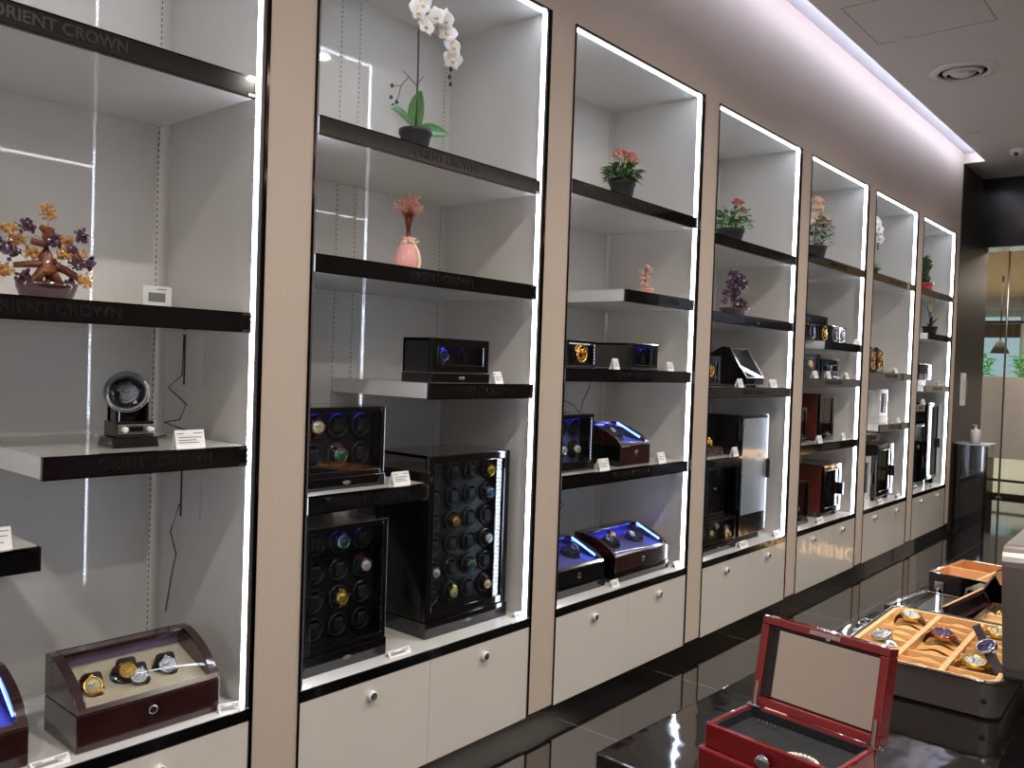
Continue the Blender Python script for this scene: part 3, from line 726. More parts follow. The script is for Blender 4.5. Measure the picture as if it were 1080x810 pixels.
r = thing('storage_box', 'plain tall black box behind the short black shelf of the fourth bay', 'box', (-.14, 4.22, ZC+.20))
ob('body', MB().box(-.34, 0, 0, .40, 0, .284, .003), r, 'black_gloss'); 
mb = MB(); mb.box(-.34, -.0, 0, .40, -.012, 0); ob('lower_rim', mb, r, 'black_matte')
ob('key_knob', MB().cyl((0, .27, .14), .008, .008, 'x', 12), r, 'chrome')

# fifth bay: four heads
kinds = [('blue_dial', 'black_gloss', 'blue-faced'), ('gold_dial', 'black_gloss', 'gold-ringed'), ('white_dial', 'black_gloss', 'narrow grey-dialled'), ('white_dial', 'black_gloss', 'narrow white-dialled')]
ys = [5.63, 5.855, 6.09, 6.245]; ws = [.215, .215, .145, .145]
for k in range(4):
    r = thing('watch_winder', kinds[k][2]+(' square winder head, ' + ['leftmost', 'second', 'third', 'rightmost'][k]) + ' in the row of four, fifth bay', 'watch winder', (-.09, ys[k], 1.733))
    w_ = ws[k]
    ob('case', MB().box(-.14, 0, 0, w_, 0, .125, .004), r, 'black_gloss')
    ob('ring', MB().torus((.001, w_/2, .0625), min(w_, .125)*.38, .004, 'x'), r, 'gold' if k == 1 else 'satin_metal')
    ob('dial', MB().lathe([(min(w_, .125)*.22, 0), (min(w_, .125)*.22, .008), (0, .008)], 20, (0, w_/2, .0625), 'x'), r, ['blue_dial', 'pale_gold', 'purple_dial', 'white_dial'][k])
    if k == 0: ob('side_sheet', MB().box(-.13, -.01, -.006, 0, 0.0, .125), r, 'card_white')
_, P = cabinet('small dark winder with bronze window, left on the fifth bay middle shelf', (-.08, 5.56, 1.478), .31, .18, .165, 1, 1, .03, .03, side='black_gloss', glow_on=False, recess=.04, badge=False)
watch('bronze-toned watch in the left small winder, fifth bay middle shelf', P[(0, 0)], FX, RG, 0, 1.6)
_, P = cabinet('small black winder with a curved glint, right on the fifth bay middle shelf', (-.08, 5.90, 1.478), .335, .18, .135, 1, 1, .012, .04, glow_on=False, recess=.04, badge=False)
watch('silver-rimmed dark watch in the right small winder, fifth bay middle shelf', P[(0, 0)], FX, ('steel', 'blue_dial', 'steel'), 0, 1.4)
cabinet('red-sided tall winder with a beaded white edge light, fifth bay', (-.08, 5.91, 1.037), .27, .28, .33, 1, 3, .016, .03, side='red_wood', glow_on=False, led_edge=[(.03, .32)], badge=False)
cabinet('red-brown winder partly behind the pillar on the fifth bay lower shelf', (-.09, 5.55, 1.037), .15, .2, .24, 1, 2, .02, .02, side='red_wood', glow_on=False, badge=False)
cabinet('red-sided black winder with a glass door standing right on the fifth counter', (-.07, 6.01, ZC), .345, .33, .375, 2, 2, .03, .04, side='red_wood', glow_on=False, feet=True, handle='chrome')
_, P = cabinet('small black winder at the left pillar on the fifth counter', (-.08, 5.54, ZC), .22, .18, .29, 1, 2, .03, .02, side='red_wood', glow_on=False)
watch('small pale watch in the left winder on the fifth counter', P[(1, 0)], FX, SS, 0, 1.2)

# sixth bay
for k in range(2):
    r = thing('watch_winder', ['left', 'right'][k]+' of the two tilted black frames leaning on the sixth bay shelf', 'watch winder', (-.10, 6.985+k*.17, 1.545), (0, -.12, 0))
    r.rotation_euler = (-.28, -.1, 0)
    ob('frame', MB().box(-.03, 0, 0, .15, 0, .21, .004), r, 'black_gloss')
    ob('window', MB().box(0, .002, .02, .13, .02, .19), r, 'mirror')
    ob('movement', MB().torus((.004, .075, .15), .028, .005, 'x').torus((.004, .075, .07), .028, .005, 'x'), r, 'gold')
cabinet('white winder with a beaded bright edge on the sixth bay short shelf', (-.10, 7.27, 1.124), .20, .14, .275, 1, 1, .05, .03, wood='white_plastic', glow_on=False, led_edge=None, badge=False, recess=.03)
cabinet('white winder cabinet left on the sixth counter', (-.12, 6.97, ZC), .212, .2, .37, 1, 2, .03, .045, wood='white_plastic', glow_on=False, badge=False, handle='chrome', recess=.04)
cabinet('black winder cabinet with a golden tinted glass door on the sixth counter', (-.07, 7.19, ZC), .40, .30, .46, 2, 3, .035, .045, glow_on=False, feet=True, handle='chrome', recess=.1)
for k in range(3):
    r = thing('perfume_bottle', 'small white boxy bottle, '+['left', 'middle', 'right'][k]+' one on the sixth bay short black shelf', 'bottle', (-.10, 6.72+k*.07, 1.057))
    ob('bottle', MB().box(-.03, 0, 0, .045, 0, .055, .004), r, 'white_plastic'); ob('cap', MB().cyl((-.015, .022, .055), .009, .018, 'z', 12), r, 'satin_metal')

# seventh bay
r = thing('watch_winder', 'silver-edged cube winder on a low stand in the last bay', 'watch winder', (-.10, 8.36, 1.437))
ob('case', MB().box(-.14, 0, 0, .40, .05, .20, .004), r, 'black_gloss'); ob('chrome_front', MB().box(0, .006, .15, .24, .05, .20, .002).box(0, .003, .26, .38, .06, .19), r, 'chrome')
ob('stand', MB().box(-.1, -.02, .02, .3, 0, .05, .003), r, 'satin_metal')
cabinet('tall black winder with twin beaded light strips in the last bay', (-.08, 8.63, ZC), .40, .28, .79, 2, 5, .06, .035, glow_on=False, led_edge=[(.44, .75), (.1, .38)], feet=True, handle='chrome', glass='smoked_glass')
_, P = cabinet('black winder with pale watches left of the tall one on the last counter', (-.09, 8.26, ZC), .34, .22, .60, 2, 4, .03, .025, glow_on=False)
watch('pale watch in the left winder on the last counter', P[(1, 1)], FX, SS, 0, 1.2)

# ------------------------------------------------------------------ price cards
def card(label, loc, w=.062, h=.042, rot=0, group=None):
    r = thing('price_card', label, 'price tag', loc, (0, 0, rot))
    me = cached(('card', w, h), lambda: MB().prism([(0, 0), (.002, 0), (-.012, h), (-.014, h)], 0, w).prism([(-.014, h), (-.012, h), (-.026, 0), (-.028, 0)], 0, w).mesh('card', 'card_white'))
    ob('card', me, r)
    def ink():
        m = MB(); m.X = Matrix.Rotation(-math.atan2(.014, h), 4, 'Y')
        for i, (a, b, z) in enumerate([(.06, .3, .8), (.62, .94, .82), (.1, .9, .58), (.1, .7, .42), (.1, .8, .28)]): m.box(.0021, .0026, w*a, w*b, h*z, h*z+.0022)
        return m.mesh('print', 'card_ink')
    ob('print', cached(('ink', w, h), ink), r)
    return r
card('white price card beside the single round winder', (-.03, 1.148, 1.243), .085, .048)
card('white price card on the cut-off short shelf at the left edge', (-.03, .665, 1.031), .085, .05)
card('white price card at the right end of the nearest counter', (-.02, 1.29, ZC), .06, .025, -.3)
card('white price card in front of the nearest dark red winder', (-.025, .80, ZC), .09, .02, 0)
card('white price card right of the small black box winder, second bay', (-.03, 2.43, 1.425), .06, .045, .2)
card('white price card right of the purple-lit six-place winder', (-.03, 1.93, 1.075), .075, .045)
card('white price card between the two black winder cabinets', (-.03, 1.935, ZC), .10, .02)
card('white price card right of the largest black winder', (-.03, 2.60, ZC), .06, .022, -.2)
card('white price card between the two upper boxes of the third bay', (-.02, 3.225, 1.494), .045, .05)
card('white price card at the right end of the third bay upper shelf', (-.03, 3.72, 1.494), .045, .045, -.2)
card('white price card between the two blue winders of the lower shelf', (-.03, 3.155, 1.038), .08, .05)
card('white price card at the right end of the third bay lower shelf', (-.03, 3.665, 1.038), .07, .05)
card('white price card between the arched winders on the third counter', (-.035, 3.30, ZC), .06, .03)
card('white price card at the right end of the third counter', (-.03, 3.87, ZC), .07, .03)
card('white price card left of the slanted winder, fourth bay', (-.03, 4.52, 1.414), .06, .05)
card('large white card leaning by the slanted winder, fourth bay', (-.02, 4.93, 1.414), .10, .05)
card('white price card on the short black shelf of the fourth bay', (-.02, 4.47, 1.024), .06, .05)
card('white price card in front of the tower winder', (-.02, 4.60, ZC), .10, .035)
card('white price card at the right end of the fourth counter', (-.02, 5.08, ZC), .09, .035)
card('white price card left on the fifth bay middle shelf', (-.02, 5.62, 1.478), .07, .05)
card('white price card in the middle of the fifth bay middle shelf', (-.02, 5.86, 1.478), .07, .05)
card('white price card right on the fifth bay middle shelf', (-.02, 6.22, 1.478), .07, .045)
card('white price card under the four winder heads', (-.02, 6.40, 1.733), .06, .04, -.2)
card('white price card left of the red-sided tall winder', (-.02, 5.74, 1.037), .08, .05)
card('white price card right of the red-sided tall winder', (-.02, 6.2, 1.037), .07, .05)
card('white price card in front of the red-sided winder on the fifth counter', (-.02, 5.79, ZC), .12, .035)
card('white price card left on the sixth counter', (-.02, 7.10, ZC), .12, .035)
card('white price card right on the sixth counter', (-.02, 7.58, ZC), .10, .03)
card('white price card under the leaning frames, sixth bay', (-.02, 7.36, 1.537), .09, .045)
card('white price card beside the bright-edged white winder, sixth bay', (-.02, 7.52, 1.124), .06, .04)
card('white price card beside the silver cube winder', (-.02, 8.72, 1.437), .06, .05)
card('white price card on the lowest short shelf, last bay', (-.02, 8.22, 1.265), .09, .05)
card('white price card on the last counter', (-.02, 8.64, ZC), .12, .03)
# thermometer
r = thing('thermometer', 'small white digital thermometer standing on the gem tree shelf', 'thermometer', (-.42, 1.235, 1.621))
ob('body', MB().box(-.02, 0, 0, .095, 0, .085, .006), r, 'white_plastic'); ob('screen', MB().box(0, .001, .018, .072, .035, .063), r, 'lcd'); ob('mark', MB().box(0, .001, .045, .075, .073, .076), r, 'card_ink')
# wall boxes and cables
def cable(label, pts, r=.0022):
    o = ob('cable', MB().tube(pts, r, 6), None, 'cable_black'); tag(o, label, 'cable'); return o
def plate(label, y, z0, z1, n):
    r = thing('cable_cover', label, 'cover plate', (-.30, NL(n)+W-.007, z0))
    ob('plate', MB().box(-.11, 0, -.003, 0, 0, z1-z0), r, 'side_laminate'); ob('slot', MB().box(-.12, -.11, -.004, 0, 0, z1-z0), r, 'black_matte')
plate('pale upright cover plate on the right wall beneath the gem tree shelf', 0, 1.40, 1.56, 1)
plate('pale upright cover plate on the right wall above the dark red winder', 0, .98, 1.16, 1)
YR = NL(1)+W
cable('black cable hanging down to the single round winder', [(-.415, YR-.015, 1.56), (-.41, YR-.02, 1.43), (-.44, YR-.05, 1.39), (-.38, YR-.02, 1.34), (-.40, YR-.03, 1.29), (-.44, YR-.06, 1.28), (-.36, YR-.03, 1.26), (-.35, YR-.04, 1.247)])
cable('black cable lying on the shelf behind the single round winder', [(-.20, 1.16, 1.247), (-.30, 1.22, 1.246), (-.38, 1.30, 1.246)])
cable('black cable dangling from the wall slot to the dark red winder', [(-.42, YR-.012, 1.02), (-.44, YR-.03, .93), (-.42, YR-.02, .86), (-.43, YR-.03, .78), (-.42, YR-.05, .68)])
cable('thin black cable looping below the third bay upper shelf', [(-.5, 3.45, 1.44), (-.5, 3.45, 1.38), (-.5, 3.47, 1.33), (-.5, 3.58, 1.30), (-.5, 3.64, 1.25), (-.5, 3.65, 1.22)], .002)
cable('second thin black cable below the third bay upper shelf', [(-.5, 3.68, 1.44), (-.5, 3.72, 1.40), (-.5, 3.66, 1.32), (-.5, 3.64, 1.26)], .002)
cable('thin black cable forking below the third bay lower shelf', [(-.5, 3.46, .98), (-.5, 3.46, .90), (-.5, 3.50, .86), (-.5, 3.42, .78), (-.5, 3.40, .70)], .002)
cable('second thin black cable below the third bay lower shelf', [(-.5, 3.46, .92), (-.5, 3.44, .86), (-.5, 3.52, .78), (-.5, 3.44, .72)], .002)
for z, lb in ((1.40, 'upper'), (.94, 'lower')):
    r = thing('power_adapter', 'small black plug at the head of the '+lb+' cable in the third bay', 'plug', (-.50, 3.44, z)); ob('plug', MB().box(-.02, .01, 0, .022, 0, .05, .003), r, 'black_matte')

# ------------------------------------------------------------------ plants and gem trees
def pot(parent, R=.05, H=.08, m='plant_pot', rim=True):
    ob('pot', MB().lathe([(R*.72, 0), (R*.74, .002), (R*.95, H*.8), (R*1.02, H*.8), (R*1.02, H), (R*.93, H), (R*.9, H*.85), (0, H*.85)], 28), parent, m)
    ob('soil', MB().lathe([(R*.92, H*.86), (R*.5, H*.9), (0, H*.91)], 18), parent, 'soil')
def flower_mesh(m=('petal_white', 'petal_cream'), s=1.0):
    mb = MB()
    for k in range(5):
        a = k*2*PI/5+PI/2; w = .024 if k in (1, 4) else .015
        d = Vector((0, math.cos(a), math.sin(a)))
        g = []
        for i in range(6):
            u = i/5; c = d*(.003+.036*s*u)+Vector((.006*math.sin(u*2.4), 0, 0)); sd = Vector((0, -d.z, d.y)); ww = w*s*math.sin(PI*(.08+.86*u)**.9)
            g.append([c-sd*ww, c+Vector((.003, 0, 0)), c+sd*ww])
        mb.sheet(g)
    mb.mi = 1; mb.ball((.008, 0, -.003), .008*s, 1); mb.ball((.01, .004, -.009), .006*s, 1); mb.ball((.01, -.004, -.009), .006*s, 1)
    return mb.mesh('flower', list(m))
def orchid(label, loc, hgt=.50, flip=1, s=1.0, white='petal_white', nfl=8):
    r = thing('potted_orchid', label, 'orchid', loc)
    pot(r, .058*s, .085*s)
    z0 = .078*s
    for (d, L, Wd, c, up) in (((.25, -.9, .42), .150, .080, .15, (1, -.5, .9)), ((.05, .10, 1), .150, .078, -.0, (-1, 0, 0.1)), ((.3, .95, .22), .140, .068, .12, (1, -.2, .7))):
        ob('leaf', MB().leaf((0, 0, z0), d, up, L*s, Wd*s, c, 10, .62), r, 'leaf_green')
    # stem
    st = [(0, 0, z0), (.0, .003, hgt*.55), (.0, .0, hgt*.85), (.0, .012*flip, hgt*.97), (.0, .055*flip, hgt*1.03), (0, .11*flip, hgt*1.0), (0, .15*flip, hgt*.9), (0, .165*flip, hgt*.78), (0, .165*flip, hgt*.70)]
    ob('stem', MB().tube(st, .0035*s, 8, .002*s), r, 'stem_brown')
    br = MB(); br.tube([(0, 0, hgt*.48), (0, -.04, hgt*.52), (0, -.075, hgt*.44), (0, -.085, hgt*.36), (0, -.10, hgt*.31)], .0018, 6, .0012); br.tube([(0, 0, hgt*.49), (0, .03, hgt*.56)], .0018, 6, .001); br.tube([(0, -.04, hgt*.52), (0, -.07, hgt*.55)], .0015, 6, .001)
    br.tube([(0, -.075, hgt*.44), (0, -.11, hgt*.42)], .0012, 6); ob('side_branch', br, r, 'stem_brown')
    for p in ((-.115, .42), (-.118, .34), (-.092, .32), (-.108, .29)): ob('bud', MB().ball((0, p[0], hgt*p[1]), .0072*s, 1, (1, 1, 1.2)), r, 'bud')
    for p in ((.166, .69), (.160, .63), (.166, .58)): ob('bud', MB().ball((0, p[0]*flip, hgt*p[1]), .0085*s*(p[1]*1.4), 1, (1, .9, 1.4)), r, 'bud')
    fm = cached(('fl', white, s), lambda: flower_mesh((white, 'petal_cream'), s))
    fl = [(-.022, .98, .1), (.0, 1.04, .3), (.018, .90, -.2), (.07, 1.0, .2), (.115, 1.01, 0), (.13, .92, -.3), (.155, .84, .2), (.16, .75, -.2)][:nfl]
    for k, (y, z, t) in enumerate(fl):
        f = ob('flower', fm, r); f.location = (.012, y*flip, hgt*z); f.rotation_euler = (t, -.1+.2*math.sin(k*2), -.4+.3*math.cos(k*3))
    return r
orchid('tall white orchid in a dark pot on the top shelf of the second bay', (-.12, 2.060, 2.233), .505)
orchid('faint white orchid half behind the pillar, sixth bay top shelf', (-.20, 7.20, 2.297), .47, s=1.15)
def mini_orchid():
    r = thing('potted_orchid', 'small leafy orchid in a black pot on the short shelf of the last bay', 'orchid', (-.12, 8.72, 1.914))
    pot(r, .07, .085)
    for d in ((0, -1, .5), (.2, -.5, .7), (0, 1, .5), (.2, .6, .8)): ob('leaf', MB().leaf((0, 0, .07), d, (0, 0, 1), .17, .028, .25), r, 'leaf_dark')
    mb = MB(); mb.tube([(0, 0, .07), (0, .01, .2), (0, -.03, .3)], .005); mb.tube([(0, .0, .07), (0, -.05, .2), (0, -.11, .27)], .004); ob('stem', mb, r, 'stem_brown')
    fm = flower_mesh(('petal_cream', 'petal_cream'), 1.0)
    for (y, z) in ((-.11, .27), (-.07, .25), (-.03, .3), (.05, .32)):
        f = ob('flower', fm, r); f.location = (.01, y, z)
mini_orchid()
def bouquet(label, loc, R, H, spread, fol_h, blooms, leafm='leaf_dark', bloomm='petal_pink', nleaf=190, seed=1, bl=.034, stems=True):
    r = thing('potted_flowers', label, 'flower pot', loc); pot(r, R, H); rd = random.Random(seed)
    mb = MB()
    for i in range(nleaf):
        a = rd.uniform(0, 2*PI); rr = spread*math.sqrt(rd.random()); z = H+fol_h*rd.random()*(1-.3*rr/spread)
        p = Vector((rr*math.cos(a)*.8, rr*math.sin(a), z)); d = Vector((math.cos(a), math.sin(a), rd.uniform(-.3, .9)))
        mb.leaf(p, d, (0, 0, 1), rd.uniform(.028, .05), rd.uniform(.016, .026), .3, 3)
    ob('leaves', mb, r, leafm)['kind'] = 'stuff'
    ms = MB()
    for (y, z, s) in blooms: ms.tube([(0, 0, H*.85), (.004, y*.5, H+(z-H)*.5), (.01, y, z)], .0022, 6)
    for k in range(5):
        a = rd.uniform(-1, 1); ms.tube([(0, 0, H*.85), (0, a*spread*.6, H+fol_h*.5), (0, a*spread, H+fol_h*.9)], .0016, 5)
    ob('stems', ms, r, 'leaf_mid')
    for (y, z, s) in blooms:
        f = MB()
        for k in range(26):
            a = rd.uniform(0, 2*PI); t = rd.uniform(.1, 1.5); d = Vector((math.cos(a)*math.sin(t), math.sin(a)*math.sin(t), math.cos(t)))
            f.leaf(Vector((.014, y, z))+d*bl*s*.25, d, (rd.random(), rd.random(), rd.random()), bl*s*.75, bl*s*.8, .35, 3)
        f.ball((.014, y, z), bl*s*.55, 1)
        ob('bloom', f, r, bloomm)
    return r
bouquet('dark pot of pink carnations on the top shelf of the third bay', (-.11, 3.372, 2.281), .062, .10, .085, .075, [(-.055, .205, 1.1), (-.005, .222, .8), (.045, .212, 1.1), (.06, .19, 1.0), (-.03, .215, .9)], 'leaf_mid', seed=3)
bouquet('dark pot of green leaves and pink buds on the fourth bay top shelf', (-.12, 4.52, 2.235), .078, .085, .12, .13, [(.03, .235, 1.0), (.075, .245, .8), (.11, .21, .7)], 'leaf_mid', 'petal_rose', 200, 5)
bouquet('dark pot of peach roses on the fifth bay top shelf', (-.12, 5.785, 2.285), .082, .10, .12, .24, [(-.02, .37, 1.7), (-.10, .26, 1.5), (.13, .27, 1.7), (.0, .33, 1.2)], 'leaf_dark', 'petal_peach', 190, 8, .040)

def cluster(parent, c, R, m, rd, n=16, s=.010):
    R *= 1.12; n = int(n*1.5); s *= 1.15
    mb = MB(); c = Vector(c)
    for i in range(n):
        d = Vector((rd.gauss(0, 1), rd.gauss(0, 1), rd.gauss(0, 1))); d.normalize(); p = c+d*R*rd.uniform(.2, 1)
        mb.X = Matrix.Translation(p) @ Matrix.Rotation(rd.uniform(0, 6), 4, Vector((rd.random(), rd.random(), rd.random()+.1)).normalized())
        mb.ball((0, 0, 0), s*rd.uniform(.6, 1.1), 1, (1, .7, .5), False)
        mb.X = Matrix.Identity(4); 
        if i % 3 == 0: mb.tube([c-Vector((0, 0, R*.5)), p], .0007, 4)
    return ob('gem_cluster', mb, parent, m)
r = thing('gem_tree', 'gem bonsai with amber and purple stone leaves in a brown oval dish', 'gem tree', (-.117, .846, 1.621))
rd = random.Random(11)
ob('dish', MB().lathe([(.052, 0), (.060, .004), (.070, .03), (.072, .042), (.066, .042), (.062, .034), (0, .034)], 32), r, 'bonsai_dish')
r.children[0].scale = (.75, 1, 1)
mb = MB()
for p, a, b in (([(0, 0, .03), (0, .005, .07), (0, -.005, .11), (0, .0, .15), (0, .004, .178)], .020, .012), ([(0, .03, .03), (0, .012, .07), (0, 0, .10)], .014, .010), ([(0, -.035, .03), (0, -.015, .065), (0, 0, .09)], .014, .010),
        ([(0, 0, .09), (0, -.03, .085), (0, -.075, .078)], .011, .007), ([(0, 0, .09), (0, .04, .078), (0, .068, .066)], .012, .008), ([(0, 0, .135), (0, -.025, .138), (0, -.038, .140)], .009, .008),
        ([(0, 0, .15), (0, .018, .160), (0, .026, .158)], .009, .008), ([(0, 0, .16), (0, -.012, .175), (0, -.018, .178)], .009, .007), ([(0, .0, .03), (.01, .03, .035), (.01, .045, .032)], .012, .006)): mb.tube(p, a, 10, b)
ob('trunk', mb, r, 'trunk_resin')
for (y, z, R, k) in [(0, .218, .019, 0), (-.045, .175, .017, 1), (.072, .165, .016, 1), (-.088, .163, .020, 0), (-.062, .142, .020, 0), (.048, .150, .019, 0), (.012, .145, .017, 1), (-.105, .12, .022, 1), (-.085, .105, .016, 1),
                     (-.03, .112, .018, 0), (.035, .115, .022, 0), (.082, .115, .018, 0), (.112, .102, .016, 1), (.068, .098, .019, 1), (.012, .088, .018, 1), (-.095, .065, .021, 0), (.085, .055, .018, 0), (.055, .052, .022, 1), (-.045, .05, .022, 1), (-.12, .14, .014, 1), (.055, .13, .012, 1)]:
    w_ = MB(); cluster(r, (rd.uniform(-.02, .025), y, z), R, 'purple_gem' if k else 'amber_gem', rd, 20, .0075)
w_ = MB()
for y, z in ((0, .20), (-.05, .165), (.07, .155), (-.09, .15), (.11, .095), (-.1, .07), (.085, .065), (-.105, .12)): w_.tube([(0, y*.35, .15 if z > .13 else .085), (0, y*.7, z*.9+.01), (0, y, z)], .0009, 5)
ob('wires', w_, r, 'copper_wire')
# pink wire tree in vase
r = thing('gem_tree', 'pink bead wire tree in a pleated pink vase with a cream ribbon', 'gem tree', (-.13, 2.050, 1.817))
pr_ = []
for k in range(60):
    pass
t = MB(); N = 48; prof = [(.030, 0), (.040, .006), (.048, .03), (.046, .055), (.034, .085), (.022, .100), (.021, .108), (.030, .120), (.027, .120), (.018, .108)]
tb = bmesh.new(); rings = []
for rad, z in prof: rings.append([tb.verts.new(((rad*(1+.05*math.cos(k*PI*2/N*16)))*math.cos(2*PI*k/N), (rad*(1+.05*math.cos(k*PI*2/N*16)))*math.sin(2*PI*k/N), z)) for k in range(N)])
for a, b in zip(rings, rings[1:]):
    for k in range(N): tb.faces.new((a[k], a[(k+1) % N], b[(k+1) % N], b[k]))
tb.faces.new(rings[0][::-1]); t._fin(tb, True); ob('vase', t, r, 'pink_ceramic')
mb = MB(); mb.lathe([(.024, .096), (.025, .103), (.024, .110), (.022, .103)], 24)
for s in (-1, 1):
    mb.sheet([[(.024, s*.004, .1), (.027, s*.004+.004, .1)], [(.035, s*.018, .113), (.035, s*.018+.004, .106)], [(.026, s*.03, .104), (.026, s*.03+.004, .098)], [(.024, s*.004, .1), (.027, s*.004+.004, .1)]])
mb.sheet([[(.026, 0, .1), (.026, .012, .1)], [(.046, .002, .07), (.046, .016, .07)], [(.052, .004, .03), (.052, .018, .03)], [(.046, .002, .006), (.046, .016, .006)]]); ob('ribbon', mb, r, 'ribbon_cream')
rd = random.Random(4); mb = MB(); cb = MB()
for k in range(7): a = k*.9; mb.tube([(math.cos(a)*.008, math.sin(a)*.008, .10), (math.cos(a)*.005, math.sin(a)*.005, .155), (math.cos(a)*.014, math.sin(a)*.014, .19)], .0028, 6)
for k in range(120):
    th = rd.uniform(0, 2*PI); ph = rd.uniform(0, 1.75); R = .070*rd.uniform(.6, 1)
    e = Vector((R*math.cos(th)*math.sin(ph)*.8, R*math.sin(th)*math.sin(ph), .222+R*math.cos(ph)*.78))
    mb.tube([(0, 0, .175), Vector((0, 0, .195)).lerp(e, .45), e], .0007, 4)
    for q in (.55, .7, .85, 1): 
        p = Vector((0, 0, .2)).lerp(e, q)+Vector((rd.uniform(-.003, .003), rd.uniform(-.003, .003), rd.uniform(-.003, .003))); cb.ball(p, .0034, 1, (1, .8, .7), False)
ob('wire_trunk', mb, r, 'copper_wire'); ob('beads', cb, r, 'pink_gem')['kind'] = 'stuff'
# coral gem tree
def small_tree(label, loc, hgt, spread, m, potm, seed, R=.045, ph=.045, n=22, cs=.024):
    r = thing('gem_tree', label, 'gem tree', loc); pot(r, R, ph, potm); rd = random.Random(seed); mb = MB()
    mb.tube([(0, 0, ph*.8), (0, .006, hgt*.5), (0, -.004, hgt*.9)], .009, 8, .003); cs_ = []
    for i in range(n):
        z = ph+(hgt-ph)*(i+.5)/n; wd = spread*(1.05-.75*(z/hgt)**1.5); y = wd*rd.uniform(-1, 1); c = (rd.uniform(-.02, .03), y, z); cs_.append(c)
        mb.tube([(0, 0, z*.75), (0, y*.5, z*.95), c], .002, 5)
    ob('trunk', mb, r, 'trunk_resin')
    for c in cs_: cluster(r, c, cs, m, rd, 12, cs*.45)
    return r
small_tree('purple gem tree in a dark dish on the fourth bay second shelf', (-.12, 4.60, 1.822), .255, .125, 'purple_gem', 'bonsai_dish', 5, .085, .05, 22, .026)
small_tree('tiny coral gem tree in a pale pot on the third bay short shelf', (-.12, 3.625, 1.862), .15, .042, 'pink_gem', 'pink_ceramic', 9, .042, .036, 12, .014)
r = small_tree('dark green figure-like tree in a red pot on the last bay top shelf', (-.15, 8.60, 2.299), .34, .05, 'leaf_dark', 'red_paint', 3, .075, .10, 14, .034)

# ------------------------------------------------------------------ display table and open cases
T0 = Vector((1.27, 1.277, 0)); TA = -.0459
tb = thing('display_table', 'long black polished display table in the right foreground', 'table', T0, (0, 0, TA))
ob('tabletop', MB().box(0, .85, 0, 2.35, .770, .80, .004, 3), tb, 'black_stone_top')
ob('plinth', MB().box(.03, .82, .03, 2.32, 0, .770), tb, 'black_gloss')

# red jewellery box
RB = thing('jewellery_box', 'open red lacquer jewellery box with a mirror inside its raised lid', 'jewellery box', (1.497, 1.255, .80), (0, 0, -.12))
w, d, zb, zm = .222, .135, .095, .130
ob('lower_case', MB().box(-.008, w+.008, -.008, d+.004, 0, .092, .004, 3), RB, 'red_lacquer')
mb = MB(); mb.box(0, w, 0, .009, .092, zm, .002).box(0, w, d-.009, d, .092, zm, .002).box(0, .009, .009, d-.009, .092, zm, .002).box(w-.009, w, .009, d-.009, .092, zm, .002)
ob('upper_case', mb, RB, 'red_lacquer')
ob('black_tray', MB().box(.009, w-.009, .009, d-.009, .094, .112).box(.009, .012, .009, d-.009, .112, .127).box(w-.012, w-.009, .009, d-.009, .112, .127).box(.012, w-.012, d-.012, d-.009, .112, .127), RB, 'charcoal_velvet')
ob('lock_catch', MB().lathe([(.011, 0), (.011, .003), (.006, .005), (0, .005)], 18, (0, 0, 0), 'y').box(-.012, .012, -.001, .003, -.004, .004, .001), RB, 'chrome').location = (w*.5, -.011, .108)
LD = bpy.data.objects.new('lid', None); C.objects.link(LD); LD.parent = RB; LD.location = (0, d, zm); LD.rotation_euler = (-.20, 0, 0)
LH = .15
mb = MB(); b_ = .014; mb.box(0, w, 0, .035, 0, b_, .002).box(0, w, 0, .035, LH-b_, LH, .002).box(0, b_, 0, .035, b_, LH-b_, .002).box(w-b_, w, 0, .035, b_, LH-b_, .002).box(b_, w-b_, .028, .035, b_, LH-b_)
ob('lid_shell', mb, LD, 'red_lacquer')
ob('lid_lining', MB().box(b_, w-b_, .020, .026, b_, LH-b_).box(b_, b_+.006, .004, .022, b_, LH-b_).box(b_, w-b_, .004, .022, LH-b_-.005, LH-b_), LD, 'black_matte')
ob('mirror', MB().box(b_+.006, w-b_-.002, .017, .020, b_+.002, LH-b_-.006), LD, 'mirror')
ob('latch_plate', MB().box(w*.40, w*.64, -.002, .004, LH-.011, LH-.003, .001).cyl((w*.55, -.002, LH-.012), .004, .006, 'y', 10), LD, 'chrome')
for xx in (.006, w-.010):
    ob('lid_stay', MB().box(xx, xx+.006, -.004, -.001, 0, .04, .001), LD, 'satin_metal')
    ob('hinge', MB().box(xx-.006, xx+.02, d-.014, d-.002, zm-.001, zm+.003, .001), RB, 'chrome')
ob('name_plate', MB().box(.03, .07, d-.0055, d-.003, zm, zm+.0015), RB, 'petal_pink')
RM = Matrix.Translation((1.497, 1.255, .80)) @ Matrix.Rotation(-.12, 4, 'Z')
mb = MB()
for k in range(22):
    a = 2*PI*k/22; mb.ball((.024*math.cos(a), .017*math.sin(a), 0), .0036, 2)
o = ob('pearl_bracelet', mb, None, 'pearl'); o.matrix_world = RM @ Matrix.Translation((.155, .026, .1165)); tag(o, 'white pearl bracelet lying in the open red jewellery box', 'bracelet')
mb = MB()
for k in range(5): mb.torus((k*.008, 0, .0), .0032, .0008, 'x', 12, 5)
o = ob('ring_set', mb, None, 'chrome'); o.matrix_world = RM @ Matrix.Translation((.035, .105, .116)); tag(o, 'short silver chain row at the back of the red jewellery box', 'jewellery')

